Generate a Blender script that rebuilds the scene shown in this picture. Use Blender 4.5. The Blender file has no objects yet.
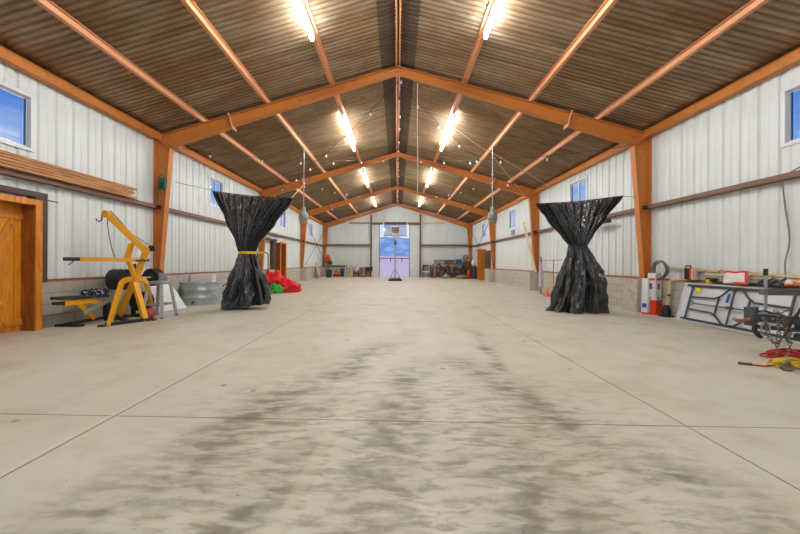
import bpy, bmesh, math, random
from mathutils import Vector, Matrix
from mathutils import noise as mnoise
random.seed(7)
PI = math.pi
SC = bpy.context.scene
COL = SC.collection

# ------------------------------------------------------------------ materials
def mat_new(name):
    m = bpy.data.materials.new(name); m.use_nodes = True
    nt = m.node_tree
    b = nt.nodes['Principled BSDF']
    return m, nt, b

class G:
    """tiny node graph helper"""
    def __init__(s, nt): s.nt = nt
    def n(s, t, **k):
        nd = s.nt.nodes.new(t)
        for a, v in k.items(): setattr(nd, a, v)
        return nd
    def link(s, a, b): s.nt.links.new(a, b)
    def val(s, sock, v):
        if isinstance(v, (int, float)): sock.default_value = v
        elif isinstance(v, (tuple, list)): sock.default_value = v
        else: s.link(v, sock)
    def math(s, op, a, b=0.0, c=None, clamp=False):
        nd = s.n('ShaderNodeMath', operation=op, use_clamp=clamp)
        s.val(nd.inputs[0], a); s.val(nd.inputs[1], b)
        if c is not None: s.val(nd.inputs[2], c)
        return nd.outputs[0]
    def mix(s, f, a, b, blend='MIX'):
        nd = s.n('ShaderNodeMix', data_type='RGBA', blend_type=blend)
        s.val(nd.inputs[0], f); s.val(nd.inputs[6], a); s.val(nd.inputs[7], b)
        return nd.outputs[2]
    def pos(s):
        g = s.n('ShaderNodeNewGeometry'); sp = s.n('ShaderNodeSeparateXYZ')
        s.link(g.outputs['Position'], sp.inputs[0])
        return g.outputs['Position'], sp.outputs[0], sp.outputs[1], sp.outputs[2]
    def comb(s, x, y, z):
        c = s.n('ShaderNodeCombineXYZ')
        for i, v in enumerate((x, y, z)): s.val(c.inputs[i], v)
        return c.outputs[0]
    def noise(s, vec, scale, detail=3, rough=.5, dist=0):
        t = s.n('ShaderNodeTexNoise'); s.link(vec, t.inputs['Vector'])
        t.inputs['Scale'].default_value = scale; t.inputs['Detail'].default_value = detail
        t.inputs['Roughness'].default_value = rough; t.inputs['Distortion'].default_value = dist
        return t.outputs['Fac']
    def ramp(s, f, p0, p1, v0=0.0, v1=1.0):
        r = s.n('ShaderNodeMapRange', interpolation_type='SMOOTHSTEP')
        s.val(r.inputs[0], f)
        r.inputs[1].default_value = p0; r.inputs[2].default_value = p1
        r.inputs[3].default_value = v0; r.inputs[4].default_value = v1
        return r.outputs[0]
    def bump(s, h, strength, dist=.01):
        b = s.n('ShaderNodeBump'); b.inputs['Strength'].default_value = strength
        b.inputs['Distance'].default_value = dist; s.link(h, b.inputs['Height'])
        return b.outputs[0]

def lin(c):
    return tuple(((v/255)/12.92 if v/255 <= .04045 else ((v/255+.055)/1.055)**2.4) for v in c) + (1,)

def basic(name, rgb, rough=.5, metal=0.0, var=.12, scale=6, rgb2=None, thr=(.55, .7), bump=0, spec=.5, coat=0):
    m, nt, b = mat_new(name); g = G(nt)
    tc = g.n('ShaderNodeTexCoord').outputs['Object']
    nz = g.noise(tc, scale, 4, .6)
    c = lin(rgb)
    dark = tuple(v*(1-var) for v in c[:3]) + (1,); light = tuple(min(1, v*(1+var)) for v in c[:3]) + (1,)
    out = g.mix(nz, dark, light)
    if rgb2:
        n2 = g.noise(tc, scale*1.7, 5, .65)
        out = g.mix(g.ramp(n2, *thr), out, lin(rgb2))
    g.link(out, b.inputs['Base Color'])
    b.inputs['Roughness'].default_value = rough; b.inputs['Metallic'].default_value = metal
    b.inputs['Specular IOR Level'].default_value = spec
    if coat: b.inputs['Coat Weight'].default_value = coat
    if bump:
        g.link(g.bump(g.noise(tc, scale*4, 4, .6), bump), b.inputs['Normal'])
    return m

def mat_floor():
    m, nt, b = mat_new('floor concrete'); g = G(nt)
    P, x, y, z = g.pos()
    base = g.mix(g.noise(P, .55, 5, .6), lin((202, 196, 178)), lin((220, 215, 199)))
    base = g.mix(g.math('MULTIPLY', g.noise(P, 7, 6, .7), .4), base, lin((190, 172, 140)))
    base = g.mix(g.ramp(g.noise(P, 1.5, 6, .7, .5), .45, .7, 0, .4), base, lin((176, 160, 132)))
    # light trowel smears, stretched across the floor
    sv = g.comb(g.math('MULTIPLY', x, .8), g.math('MULTIPLY', y, 5), z)
    smear = g.noise(sv, 1.6, 5, .65, .8)
    base = g.mix(g.ramp(smear, .5, .8, 0, .45), base, lin((214, 210, 196)))
    # tyre tracks: transverse tread bars gathered along paths
    wob = g.math('MULTIPLY', g.math('SUBTRACT', g.noise(P, .9, 3), .5), .8)
    def path(a, bb, w, y0, y1):
        d = g.math('ABSOLUTE', g.math('ADD', g.math('SUBTRACT', g.math('SUBTRACT', x, a), g.math('MULTIPLY', y, bb)), wob))
        k = g.ramp(d, w, 0)
        k = g.math('MULTIPLY', k, g.ramp(y, y0, y0+.5)); return g.math('MULTIPLY', k, g.ramp(y, y1, y1-.9))
    ps = [path(-2.05, .42, .45, .8, 5.0), path(-.35, .15, .42, .8, 4.2), path(2.2, -.38, .42, .9, 4.4), path(.8, -.12, .4, .9, 2.7), path(-.9, .12, .3, .6, 2.4), path(1.0, .05, .2, 3.2, 6.0), path(1.75, 0.0, .25, .8, 2.2)]
    s = ps[0]
    for p in ps[1:]: s = g.math('MAXIMUM', s, p)
    tv = g.comb(g.math('MULTIPLY', x, 3.6), g.math('ADD', g.math('MULTIPLY', y, 11.5), g.math('MULTIPLY', wob, 2.5)), 0.0)
    bars = g.noise(tv, 1.05, 3, .55, .3)
    bars = g.ramp(bars, .40, .62)
    big = g.ramp(g.noise(P, 1.5, 5, .65), .3, .55)
    soot = g.math('MULTIPLY', g.math('MULTIPLY', s, big), g.math('ADD', g.math('MULTIPLY', bars, .72), .22))
    col = g.mix(g.math('MULTIPLY', soot, .9, clamp=True), base, lin((112, 105, 90)))
    # broad dusty dirt near the middle
    bd = g.math('MULTIPLY', g.ramp(g.math('ABSOLUTE', g.math('SUBTRACT', x, .15)), 2.3, .9), g.ramp(y, 4.2, 2.2))
    fine = g.ramp(g.noise(tv, 1.3, 4, .65, .3), .44, .66)
    col = g.mix(g.math('MULTIPLY', g.math('MULTIPLY', bd, fine), .7), col, lin((138, 127, 102)))
    # pale tyre streaks
    wv = g.math('ABSOLUTE', g.math('ADD', g.math('ADD', x, .47), g.math('MULTIPLY', g.math('SUBTRACT', y, 2), -.08)))
    col = g.mix(g.math('MULTIPLY', g.ramp(wv, .05, .02), g.math('MULTIPLY', g.ramp(y, 3.2, 2.4), .35)), col, lin((206, 196, 172)))
    # spots
    v = g.n('ShaderNodeTexVoronoi'); g.link(P, v.inputs['Vector']); v.inputs['Scale'].default_value = 2.6
    sp = g.math('MULTIPLY', g.ramp(v.outputs['Distance'], .085, .06), g.ramp(g.noise(P, .8, 2), .52, .56))
    col = g.mix(g.math('MULTIPLY', sp, .6), col, lin((112, 98, 74)))
    v2 = g.n('ShaderNodeTexVoronoi'); g.link(P, v2.inputs['Vector']); v2.inputs['Scale'].default_value = 9
    sp2 = g.math('MULTIPLY', g.ramp(v2.outputs['Distance'], .07, .05), g.ramp(g.noise(P, 2.3, 2), .53, .57))
    col = g.mix(g.math('MULTIPLY', sp2, .55), col, lin((96, 80, 60)))
    # saw-cut joints: long ones at x = +-2.1, cross ones every 6.3 m
    def line(d, w): return g.ramp(d, w, w*.5)
    jx = g.math('MAXIMUM', line(g.math('ABSOLUTE', g.math('SUBTRACT', x, 2.1)), .009), line(g.math('ABSOLUTE', g.math('ADD', x, 2.13)), .011))
    yy = g.math('ABSOLUTE', g.math('SUBTRACT', g.math('MODULO', g.math('ADD', y, 10.25), 6.3), 0.02))
    j = g.math('MAXIMUM', jx, line(yy, .008))
    col = g.mix(g.math('MULTIPLY', j, .75), col, lin((104, 92, 72)))
    lx = line(g.math('ABSOLUTE', g.math('ADD', x, 2.16)), .022)
    col = g.mix(g.math('MULTIPLY', lx, .5), col, lin((216, 212, 200)))
    g.link(col, b.inputs['Base Color'])
    g.link(g.ramp(g.noise(P, 3, 4), .3, .7, .42, .62), b.inputs['Roughness'])
    b.inputs['Specular IOR Level'].default_value = .35
    h = g.math('SUBTRACT', g.math('MULTIPLY', g.noise(P, 14, 6, .7), .25), j)
    g.link(g.bump(h, .35, .006), b.inputs['Normal'])
    return m

def mat_roof(name, c1, c2, c3, wet=.0):
    m, nt, b = mat_new(name); g = G(nt)
    P, x, y, z = g.pos()
    ax = g.math('ABSOLUTE', x)
    sv = g.comb(g.math('MULTIPLY', ax, .45), g.math('MULTIPLY', y, 2.8), 0.0)
    n1 = g.noise(sv, 1.3, 6, .7, .6)
    n2 = g.noise(P, .9, 5, .65)
    n3 = g.noise(sv, 4.5, 5, .7)
    c = g.mix(g.ramp(n1, .3, .7), lin(c1), lin(c2))
    c = g.mix(g.ramp(n2, .4, .72, 0, .75), c, lin(c3))
    c = g.mix(g.ramp(n3, .52, .75, 0, .3), c, lin((74, 58, 42)))
    # corrugation shading painted as dark stripes along the lower crests, broken up by noise
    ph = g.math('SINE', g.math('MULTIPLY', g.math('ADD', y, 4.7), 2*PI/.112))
    crest_shade = g.math('MULTIPLY', g.ramp(ph, .1, -.8), g.ramp(g.noise(sv, 2.0, 3), .2, .5, .45, 1))
    c = g.mix(g.math('MULTIPLY', crest_shade, .55), c, lin((72, 50, 30)))
    # sheet laps: dark lines across the slope
    lap = g.math('ABSOLUTE', g.math('SUBTRACT', g.math('MODULO', g.math('ADD', y, 20.0), .81), .4))
    c = g.mix(g.ramp(lap, .02, .0, 0, .35), c, lin((48, 38, 30)))
    g.link(c, b.inputs['Base Color'])
    b.inputs['Roughness'].default_value = .36; b.inputs['Metallic'].default_value = .6
    return m

def mat_siding():
    m, nt, b = mat_new('white wall panel'); g = G(nt)
    P, x, y, z = g.pos()
    u = g.math('ADD', x, y)
    st = g.noise(g.comb(g.math('MULTIPLY', u, 5.0), 0.0, g.math('MULTIPLY', z, .35)), 1.2, 4, .6)
    c = g.mix(st, lin((206, 212, 206)), lin((234, 238, 233)))
    c = g.mix(g.ramp(g.noise(P, 1.4, 4), .5, .75, 0, .4), c, lin((206, 204, 192)))
    # screws in rows
    us = g.math('SUBTRACT', g.math('MODULO', g.math('ADD', u, 60.05), .305), .1525)
    zs = g.math('SUBTRACT', g.math('MODULO', g.math('ADD', z, .35), 1.45), .1)
    dd = g.math('SQRT', g.math('ADD', g.math('MULTIPLY', us, us), g.math('MULTIPLY', zs, zs)))
    c = g.mix(g.ramp(dd, .012, .006, 0, .6), c, lin((120, 116, 108)))
    g.link(c, b.inputs['Base Color'])
    b.inputs['Roughness'].default_value = .42
    g.link(g.bump(g.noise(P, 2.0, 2), .25, .02), b.inputs['Normal'])
    return m

def mat_block():
    m, nt, b = mat_new('concrete block'); g = G(nt)
    P, x, y, z = g.pos()
    br = g.n('ShaderNodeTexBrick'); br.offset = .5
    g.link(g.comb(g.math('ADD', x, y), z, 0.0), br.inputs['Vector'])
    br.inputs['Color1'].default_value = lin((190, 182, 166)); br.inputs['Color2'].default_value = lin((202, 194, 178))
    br.inputs['Mortar'].default_value = lin((150, 144, 132))
    br.inputs['Scale'].default_value = 1; br.inputs['Brick Width'].default_value = .4; br.inputs['Row Height'].default_value = .2
    br.inputs['Mortar Size'].default_value = .008; br.inputs['Mortar Smooth'].default_value = .3
    c = g.mix(g.math('MULTIPLY', g.noise(P, 6, 6, .7), .45), br.outputs['Color'], lin((150, 140, 122)))
    g.link(c, b.inputs['Base Color']); b.inputs['Roughness'].default_value = .85
    h = g.math('SUBTRACT', g.math('MULTIPLY', g.noise(P, 40, 3), .3), br.outputs['Fac'])
    g.link(g.bump(h, .5, .01), b.inputs['Normal'])
    return m

def mat_plastic():
    m, nt, b = mat_new('black plastic sheeting'); g = G(nt)
    tc = g.n('ShaderNodeTexCoord').outputs['Object']
    g.link(g.mix(g.noise(tc, 9, 4), lin((8, 8, 9)), lin((16, 16, 17))), b.inputs['Base Color'])
    b.inputs['Roughness'].default_value = .22
    b.inputs['Specular IOR Level'].default_value = .7
    b.inputs['Coat Weight'].default_value = .7; b.inputs['Coat Roughness'].default_value = .07
    mp = g.n('ShaderNodeMapping'); g.link(tc, mp.inputs[0]); mp.inputs['Scale'].default_value = (1.6, 1.6, .8)
    n1 = g.noise(mp.outputs[0], 5, 2, .5, 2.2); n2 = g.noise(tc, 16, 2, .5, 1.8)
    g.link(g.bump(g.math('ADD', n1, g.math('MULTIPLY', n2, .35)), .7, .07), b.inputs['Normal'])
    return m

def mat_wood(name, c1, c2, knots=True, axis='Z', rough=.5, scale=1.0, plank=0):
    m, nt, b = mat_new(name); g = G(nt)
    P, x, y, z = g.pos()
    if axis == 'Z': v = g.comb(g.math('MULTIPLY', x, 9), g.math('MULTIPLY', y, 9), z)
    elif axis == 'Y': v = g.comb(g.math('MULTIPLY', x, 12), g.math('MULTIPLY', y, 1), g.math('MULTIPLY', z, 14))
    else: v = g.comb(x, g.math('MULTIPLY', y, 12), g.math('MULTIPLY', z, 14))
    n = g.noise(v, 2.2*scale, 5, .65, 1.0)
    c = g.mix(g.ramp(n, .35, .65), lin(c1), lin(c2))
    if knots:
        vo = g.n('ShaderNodeTexVoronoi'); g.link(g.comb(g.math('MULTIPLY', x, 2), g.math('MULTIPLY', y, 2), z), vo.inputs['Vector']); vo.inputs['Scale'].default_value = 2.6
        c = g.mix(g.ramp(vo.outputs['Distance'], .13, .04, 0, .75), c, lin((96, 46, 12)))
    if plank:
        l = g.math('ABSOLUTE', g.math('SUBTRACT', g.math('MODULO', g.math('ADD', y, 10.0), plank), plank/2))
        c = g.mix(g.ramp(l, .008, .002, 0, .8), c, lin((90, 46, 14)))
    g.link(c, b.inputs['Base Color']); b.inputs['Roughness'].default_value = rough
    return m

def mat_steel_orange(name, c1, c2, rust, amount=(.6, .72)):
    m, nt, b = mat_new(name); g = G(nt)
    P, x, y, z = g.pos()
    c = g.mix(g.noise(P, 1.3, 4, .6), lin(c1), lin(c2))
    c = g.mix(g.ramp(g.noise(P, 6, 6, .7, .5), amount[0], amount[1], 0, .85), c, lin(rust))
    c = g.mix(g.ramp(g.noise(P, 22, 3, .6), .68, .75, 0, .9), c, lin((58, 38, 24)))
    g.link(c, b.inputs['Base Color']); b.inputs['Roughness'].default_value = .5
    return m

def mat_emit(name, rgb, s):
    m = bpy.data.materials.new(name); m.use_nodes = True; nt = m.node_tree
    nt.nodes.clear(); o = nt.nodes.new('ShaderNodeOutputMaterial'); e = nt.nodes.new('ShaderNodeEmission')
    e.inputs[0].default_value = lin(rgb); e.inputs[1].default_value = s; nt.links.new(e.outputs[0], o.inputs[0])
    return m

def mat_glass(name, tint=(235, 242, 250), refl=.06):
    m = bpy.data.materials.new(name); m.use_nodes = True; nt = m.node_tree; g = G(nt)
    nt.nodes.clear(); o = g.n('ShaderNodeOutputMaterial'); t = g.n('ShaderNodeBsdfTransparent'); gl = g.n('ShaderNodeBsdfGlossy')
    t.inputs[0].default_value = lin(tint); gl.inputs['Roughness'].default_value = .03
    mx = g.n('ShaderNodeMixShader'); 
    mx.inputs[0].default_value = refl
    g.link(t.outputs[0], mx.inputs[1]); g.link(gl.outputs[0], mx.inputs[2]); g.link(mx.outputs[0], o.inputs[0])
    return m

def mat_galv():
    m, nt, b = mat_new('galvanised steel'); g = G(nt)
    tc = g.n('ShaderNodeTexCoord').outputs['Object']
    v = g.n('ShaderNodeTexVoronoi'); g.link(tc, v.inputs['Vector']); v.inputs['Scale'].default_value = 22
    g.link(g.mix(v.outputs['Distance'], lin((158, 170, 172)), lin((204, 212, 212))), b.inputs['Base Color'])
    b.inputs['Metallic'].default_value = .55; b.inputs['Roughness'].default_value = .33
    return m

M = {}
M['floor'] = mat_floor()
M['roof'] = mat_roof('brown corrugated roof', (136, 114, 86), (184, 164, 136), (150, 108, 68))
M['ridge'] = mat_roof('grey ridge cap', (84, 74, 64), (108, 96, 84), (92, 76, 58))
M['siding'] = mat_siding()
M['block'] = mat_block()
M['pier'] = basic('cast concrete', (188, 180, 164), .85, var=.15, scale=5, rgb2=(140, 132, 118), bump=.3)
M['orange'] = mat_steel_orange('orange frame steel', (208, 130, 56), (190, 112, 46), (138, 80, 36), (.56, .76))
M['salmon'] = mat_steel_orange('salmon purlin steel', (230, 170, 126), (212, 144, 98), (160, 100, 62), (.62, .8))
M['girt'] = mat_steel_orange('brown girt steel', (134, 98, 78), (116, 80, 62), (92, 60, 44), (.55, .75))
M['rustangle'] = mat_steel_orange('rusty angle', (170, 104, 60), (140, 84, 52), (108, 62, 38), (.5, .7))
M['brownpost'] = basic('brown post steel', (118, 84, 62), .5, var=.15)
M['plastic'] = mat_plastic()
M['pine'] = mat_wood('varnished pine', (226, 150, 36), (202, 118, 22), True, 'Z', .4, plank=.2)
M['pinetrim'] = mat_wood('varnished pine trim', (222, 144, 48), (192, 112, 30), True, 'Z', .4)
M['pinedark'] = mat_wood('reddish pine', (168, 98, 32), (126, 66, 16), True, 'Z', .45)
M['lumber'] = mat_wood('stacked lumber', (204, 148, 92), (160, 106, 62), False, 'Y', .6)
M['palewood'] = mat_wood('pale lumber', (226, 204, 160), (200, 172, 122), False, 'Y', .6)
M['palewoodz'] = mat_wood('pale upright lumber', (228, 208, 166), (204, 178, 130), False, 'Z', .6)
M['greywood'] = mat_wood('weathered wood', (112, 104, 94), (78, 72, 64), False, 'X', .8)
M['yellow'] = basic('yellow enamel', (238, 168, 14), .35, var=.06, scale=3, coat=.3)
M['black'] = basic('black steel', (28, 28, 30), .45, var=.2)
M['rubber'] = basic('black rubber', (50, 50, 52), .7, var=.2)
M['dark'] = basic('dark grey steel', (82, 84, 88), .45, metal=.4, var=.2)
M['steel'] = basic('grey steel', (172, 174, 170), .4, metal=.45, var=.15)
M['chrome'] = basic('worn chrome', (180, 182, 182), .3, metal=.8, var=.1)
M['pole'] = basic('zinc pole', (168, 172, 168), .45, metal=.4, var=.15)
M['galv'] = mat_galv()
M['white'] = basic('white paint', (228, 228, 226), .5, var=.04)
M['whitep'] = basic('textured white plastic', (222, 224, 224), .5, var=.06, scale=60, bump=.4)
M['carton'] = basic('white carton', (226, 224, 220), .7, var=.05)
M['red'] = basic('red cloth', (226, 26, 22), .55, var=.25, scale=5, bump=.4)
M['green'] = basic('green cloth', (60, 190, 50), .55, var=.25, scale=12)
M['yellowc'] = basic('yellow cloth', (236, 214, 40), .55, var=.15)
M['blue'] = basic('blue plastic', (34, 96, 178), .45, var=.15)
M['teal'] = basic('teal plastic', (20, 116, 138), .5, var=.2)
M['redp'] = basic('red plastic', (218, 52, 28), .45, var=.12)
M['orangep'] = basic('orange plastic', (240, 104, 24), .5, var=.1)
M['pinkp'] = basic('pink plastic', (236, 74, 120), .4, var=.1)
M['ball'] = basic('maroon ball', (164, 60, 70), .6, var=.1, scale=80, bump=.4)
M['brownl'] = basic('brown leather', (112, 66, 42), .5, var=.3, scale=12, rgb2=(168, 112, 80))
M['tan'] = basic('tan canvas', (168, 140, 108), .8, var=.25, scale=10, rgb2=(96, 82, 62))
M['olive'] = basic('olive canvas', (96, 92, 62), .8, var=.3, scale=12, rgb2=(60, 50, 38))
M['grey'] = basic('grey plastic', (146, 148, 146), .5, var=.1)
M['dgrey'] = basic('charcoal plastic', (62, 64, 66), .55, var=.15)
M['pinkish'] = basic('pale pink cloth', (222, 186, 170), .7, var=.15, scale=25, rgb2=(196, 120, 110))
M['violet'] = basic('pale violet wrap', (206, 186, 204), .6, var=.1)
M['rust'] = basic('rusty pipe', (164, 100, 74), .7, var=.25)
M['greeng'] = basic('green garden netting', (16, 112, 84), .6, var=.3, scale=30)
M['greentop'] = basic('green cutting mat', (112, 148, 52), .7, var=.25, scale=14)
M['hang'] = basic('grey green enamel', (134, 148, 136), .45, metal=.2, var=.2, scale=12)
M['wire'] = basic('dark wire', (52, 44, 40), .6)
M['rope'] = basic('white rope', (212, 196, 172), .7)
M['conduit'] = basic('grey conduit', (128, 130, 128), .5)
M['hose'] = basic('grey hose', (118, 122, 112), .55, var=.25, scale=20)
M['bag'] = basic('red and white bag', (232, 224, 220), .5, var=.08, scale=9)
M['lens'] = basic('bulb glass', (226, 222, 214), .15, var=.02)
M['led'] = mat_emit('led tube', (246, 250, 255), 152.0)
M['glass'] = mat_glass('window glass')
M['acrylic'] = mat_glass('backboard acrylic', (222, 226, 230), .1)
M['vinyl'] = basic('white window vinyl', (226, 228, 228), .4, var=.03)
M['teale'] = basic('dark window edge', (20, 74, 110), .4)
M['clothes'] = basic('black and white cloth', (28, 28, 32), .8, var=.3, scale=14, rgb2=(196, 196, 200), thr=(.52, .6))
M['desert'] = basic('pale pinkish ground', (240, 214, 224), .9, var=.05, scale=.4, rgb2=(228, 196, 212), thr=(.5, .8))
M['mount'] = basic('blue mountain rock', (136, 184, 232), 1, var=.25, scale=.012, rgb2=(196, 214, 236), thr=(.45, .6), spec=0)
M['scuff'] = basic('chain iron', (122, 112, 98), .5, metal=.5, var=.3, scale=30)
M['redcord'] = basic('red cord', (206, 34, 36), .45, var=.1)
M['yelcord'] = basic('yellow cord', (226, 190, 26), .45, var=.1)
M['insul'] = basic('brown door track', (84, 66, 54), .6, var=.2)

# ------------------------------------------------------------------ mesh helpers
class MB:
    def __init__(s): s.v = []; s.f = []; s.sm = []
    def add(s, vs, fs, smooth=False):
        o = len(s.v); s.v += [tuple(p) for p in vs]
        s.f += [tuple(i+o for i in f) for f in fs]; s.sm += [smooth]*len(fs); return s
    def box(s, c, d, R=None):
        hx, hy, hz = d[0]/2, d[1]/2, d[2]/2
        vs = [Vector((a*hx, b*hy, e*hz)) for e in (-1, 1) for a, b in ((-1, -1), (1, -1), (1, 1), (-1, 1))]
        if R is not None: vs = [R @ v for v in vs]
        vs = [v+Vector(c) for v in vs]
        return s.add(vs, [(3, 2, 1, 0), (4, 5, 6, 7), (0, 1, 5, 4), (1, 2, 6, 5), (2, 3, 7, 6), (3, 0, 4, 7)])
    def bx(s, x0, x1, y0, y1, z0, z1):
        return s.box(((x0+x1)/2, (y0+y1)/2, (z0+z1)/2), (abs(x1-x0), abs(y1-y0), abs(z1-z0)))
    def beam(s, p0, p1, w, h, up=(0, 0, 1)):
        p0, p1 = Vector(p0), Vector(p1); d = (p1-p0); L = d.length; d.normalize()
        up = Vector(up)
        if abs(d.dot(up)) > .98: up = Vector((1, 0, 0))
        a = d.cross(up).normalized(); b = a.cross(d).normalized()
        R = Matrix((a, d, b)).transposed()
        return s.box((p0+p1)/2, (w, L, h), R)
    def tube(s, pts, r, n=8, closed=False):
        pts = [Vector(p) for p in pts]; N = len(pts); vs = []; prev = None
        for i, p in enumerate(pts):
            if closed: t = pts[(i+1) % N]-pts[i-1]
            else: t = pts[min(i+1, N-1)]-pts[max(i-1, 0)]
            if t.length < 1e-9: t = Vector((0, 0, 1))
            t.normalize()
            if prev is None:
                a = t.orthogonal().normalized()
            else:
                a = (prev-t*prev.dot(t))
                a = a.normalized() if a.length > 1e-6 else t.orthogonal().normalized()
            prev = a; b = t.cross(a)
            rr = r[i] if isinstance(r, (list, tuple)) else r
            for k in range(n):
                an = 2*PI*k/n; vs.append(p+(a*math.cos(an)+b*math.sin(an))*rr)
        fs = []
        for i in range(N if closed else N-1):
            j = (i+1) % N
            for k in range(n):
                fs.append((i*n+k, i*n+(k+1) % n, j*n+(k+1) % n, j*n+k))
        s.add(vs, fs, True)
        if not closed:
            s.add(vs[:n], [tuple(reversed(range(n)))]); s.add(vs[-n:], [tuple(range(n))])
        return s
    def lathe(s, prof, c=(0, 0, 0), n=24, R=None, sx=1, sy=1, smooth=True, cap=True):
        vs = []
        for r, z in prof:
            for k in range(n):
                a = 2*PI*k/n; v = Vector((r*math.cos(a)*sx, r*math.sin(a)*sy, z))
                if R is not None: v = R @ v
                vs.append(v+Vector(c))
        fs = [(i*n+k, i*n+(k+1) % n, (i+1)*n+(k+1) % n, (i+1)*n+k) for i in range(len(prof)-1) for k in range(n)]
        s.add(vs, fs, smooth)
        if cap:
            if prof[0][0] > 1e-4: s.add(vs[:n], [tuple(reversed(range(n)))])
            if prof[-1][0] > 1e-4: s.add(vs[-n:], [tuple(range(n))])
        return s
    def prism(s, poly, ext):
        """poly: 3D points of a planar outline; ext: extrusion vector"""
        n = len(poly); e = Vector(ext); a = [Vector(p) for p in poly]; vs = a+[p+e for p in a]
        fs = [tuple(range(n)), tuple(reversed(range(n, 2*n)))]+[(i, n+i, n+(i+1) % n, (i+1) % n) for i in range(n)]
        return s.add(vs, fs)
    def build(s, name, m, parent=None, bevel=0, at=None, norm=True):
        me = bpy.data.meshes.new(name)
        if parent is None:
            if at is None:
                xs = [v[0] for v in s.v]; ys = [v[1] for v in s.v]; zs = [v[2] for v in s.v]
                at = ((min(xs)+max(xs))/2, (min(ys)+max(ys))/2, min(zs))
            org = Vector(at)
        else: org = Vector(parent.get('_o', (0, 0, 0)))
        me.from_pydata([tuple(Vector(v)-org) for v in s.v], [], s.f)
        for p, q in zip(me.polygons, s.sm): p.use_smooth = q
        if norm:
            bm = bmesh.new(); bm.from_mesh(me); bmesh.ops.recalc_face_normals(bm, faces=bm.faces); bm.to_mesh(me); bm.free()
        me.materials.append(m)
        o = bpy.data.objects.new(name, me); COL.objects.link(o)
        o['_o'] = tuple(org)
        if parent is not None: o.parent = parent
        else: o.location = org
        if bevel:
            b = o.modifiers.new('bevel', 'BEVEL'); b.width = bevel; b.segments = 2; b.limit_method = 'ANGLE'
        return o

def each(name, m, parent, *mbs):
    for b in mbs: b.build(name, m, parent)
def tag(o, label=None, cat=None, group=None, kind=None):
    if label: o['label'] = label
    if cat: o['category'] = cat
    if group: o['group'] = group
    if kind: o['kind'] = kind
    return o
def thing(name, label, cat, loc=(0, 0, 0), group=None):
    o = bpy.data.objects.new(name, None); COL.objects.link(o); o.location = loc; o['_o'] = tuple(loc)
    o.empty_display_size = .1
    return tag(o, label, cat, group)
def copy_tree(o, parent=None):
    c = o.copy(); COL.objects.link(c)
    if parent is not None: c.parent = parent
    for ch in [q for q in list(COL.objects) if q.parent == o]: copy_tree(ch, c)
    return c
def place(o, loc, rz=0, label=None):
    o.location = loc; o.rotation_euler[2] = rz
    if label: o['label'] = label
    return o
def struct(o): o['kind'] = 'structure'; return o
def V(*a): return Vector(a)
def catmull(pts, k=6):
    pts = [Vector(p) for p in pts]; out = []
    for i in range(len(pts)-1):
        p0 = pts[max(i-1, 0)]; p1 = pts[i]; p2 = pts[i+1]; p3 = pts[min(i+2, len(pts)-1)]
        for j in range(k):
            t = j/k
            out.append(.5*((2*p1)+(-p0+p2)*t+(2*p0-5*p1+4*p2-p3)*t*t+(-p0+3*p1-3*p2+p3)*t**3))
    out.append(pts[-1]); return out

# ------------------------------------------------------------------ building shell
Y0, Y1 = -4.4, 27.25          # inside length
FR = [8.2, 14.5, 20.8, 27.08]  # frames in view
SX = 6.32                      # siding plane
def roofz(x): return 6.305-.279*abs(x)
def raftz(x): return 6.17-.279*abs(x)

f = MB().bx(-6.6, 6.6, Y0-.4, Y1+.3, -.15, 0).build('floor', M['floor']); struct(f)

# corrugated ceiling
def corrugated(xa, xb, ya, yb, dz=0, pitch=.112, amp=.021, seg=10):
    mb = MB(); n = int((yb-ya)/pitch*seg); xs = (xa, xb); vs = []
    for i in range(n+1):
        y = ya+(yb-ya)*i/n; h = amp*math.sin(2*PI*(y-ya)/pitch)
        for x in xs: vs.append((x, y, roofz(x)+h+dz))
    mb.add(vs, [(2*i, 2*i+1, 2*i+3, 2*i+2) for i in range(n)], True)
    return mb
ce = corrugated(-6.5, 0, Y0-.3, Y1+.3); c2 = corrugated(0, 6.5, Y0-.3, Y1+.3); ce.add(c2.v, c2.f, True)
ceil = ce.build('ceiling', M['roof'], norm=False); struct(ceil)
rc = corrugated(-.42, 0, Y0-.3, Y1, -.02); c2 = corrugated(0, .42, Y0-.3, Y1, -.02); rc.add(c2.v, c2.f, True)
rcap = rc.build('ridge_cap', M['ridge'], ceil, norm=False); rcap['label'] = 'darker grey ridge cap strip'

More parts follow.
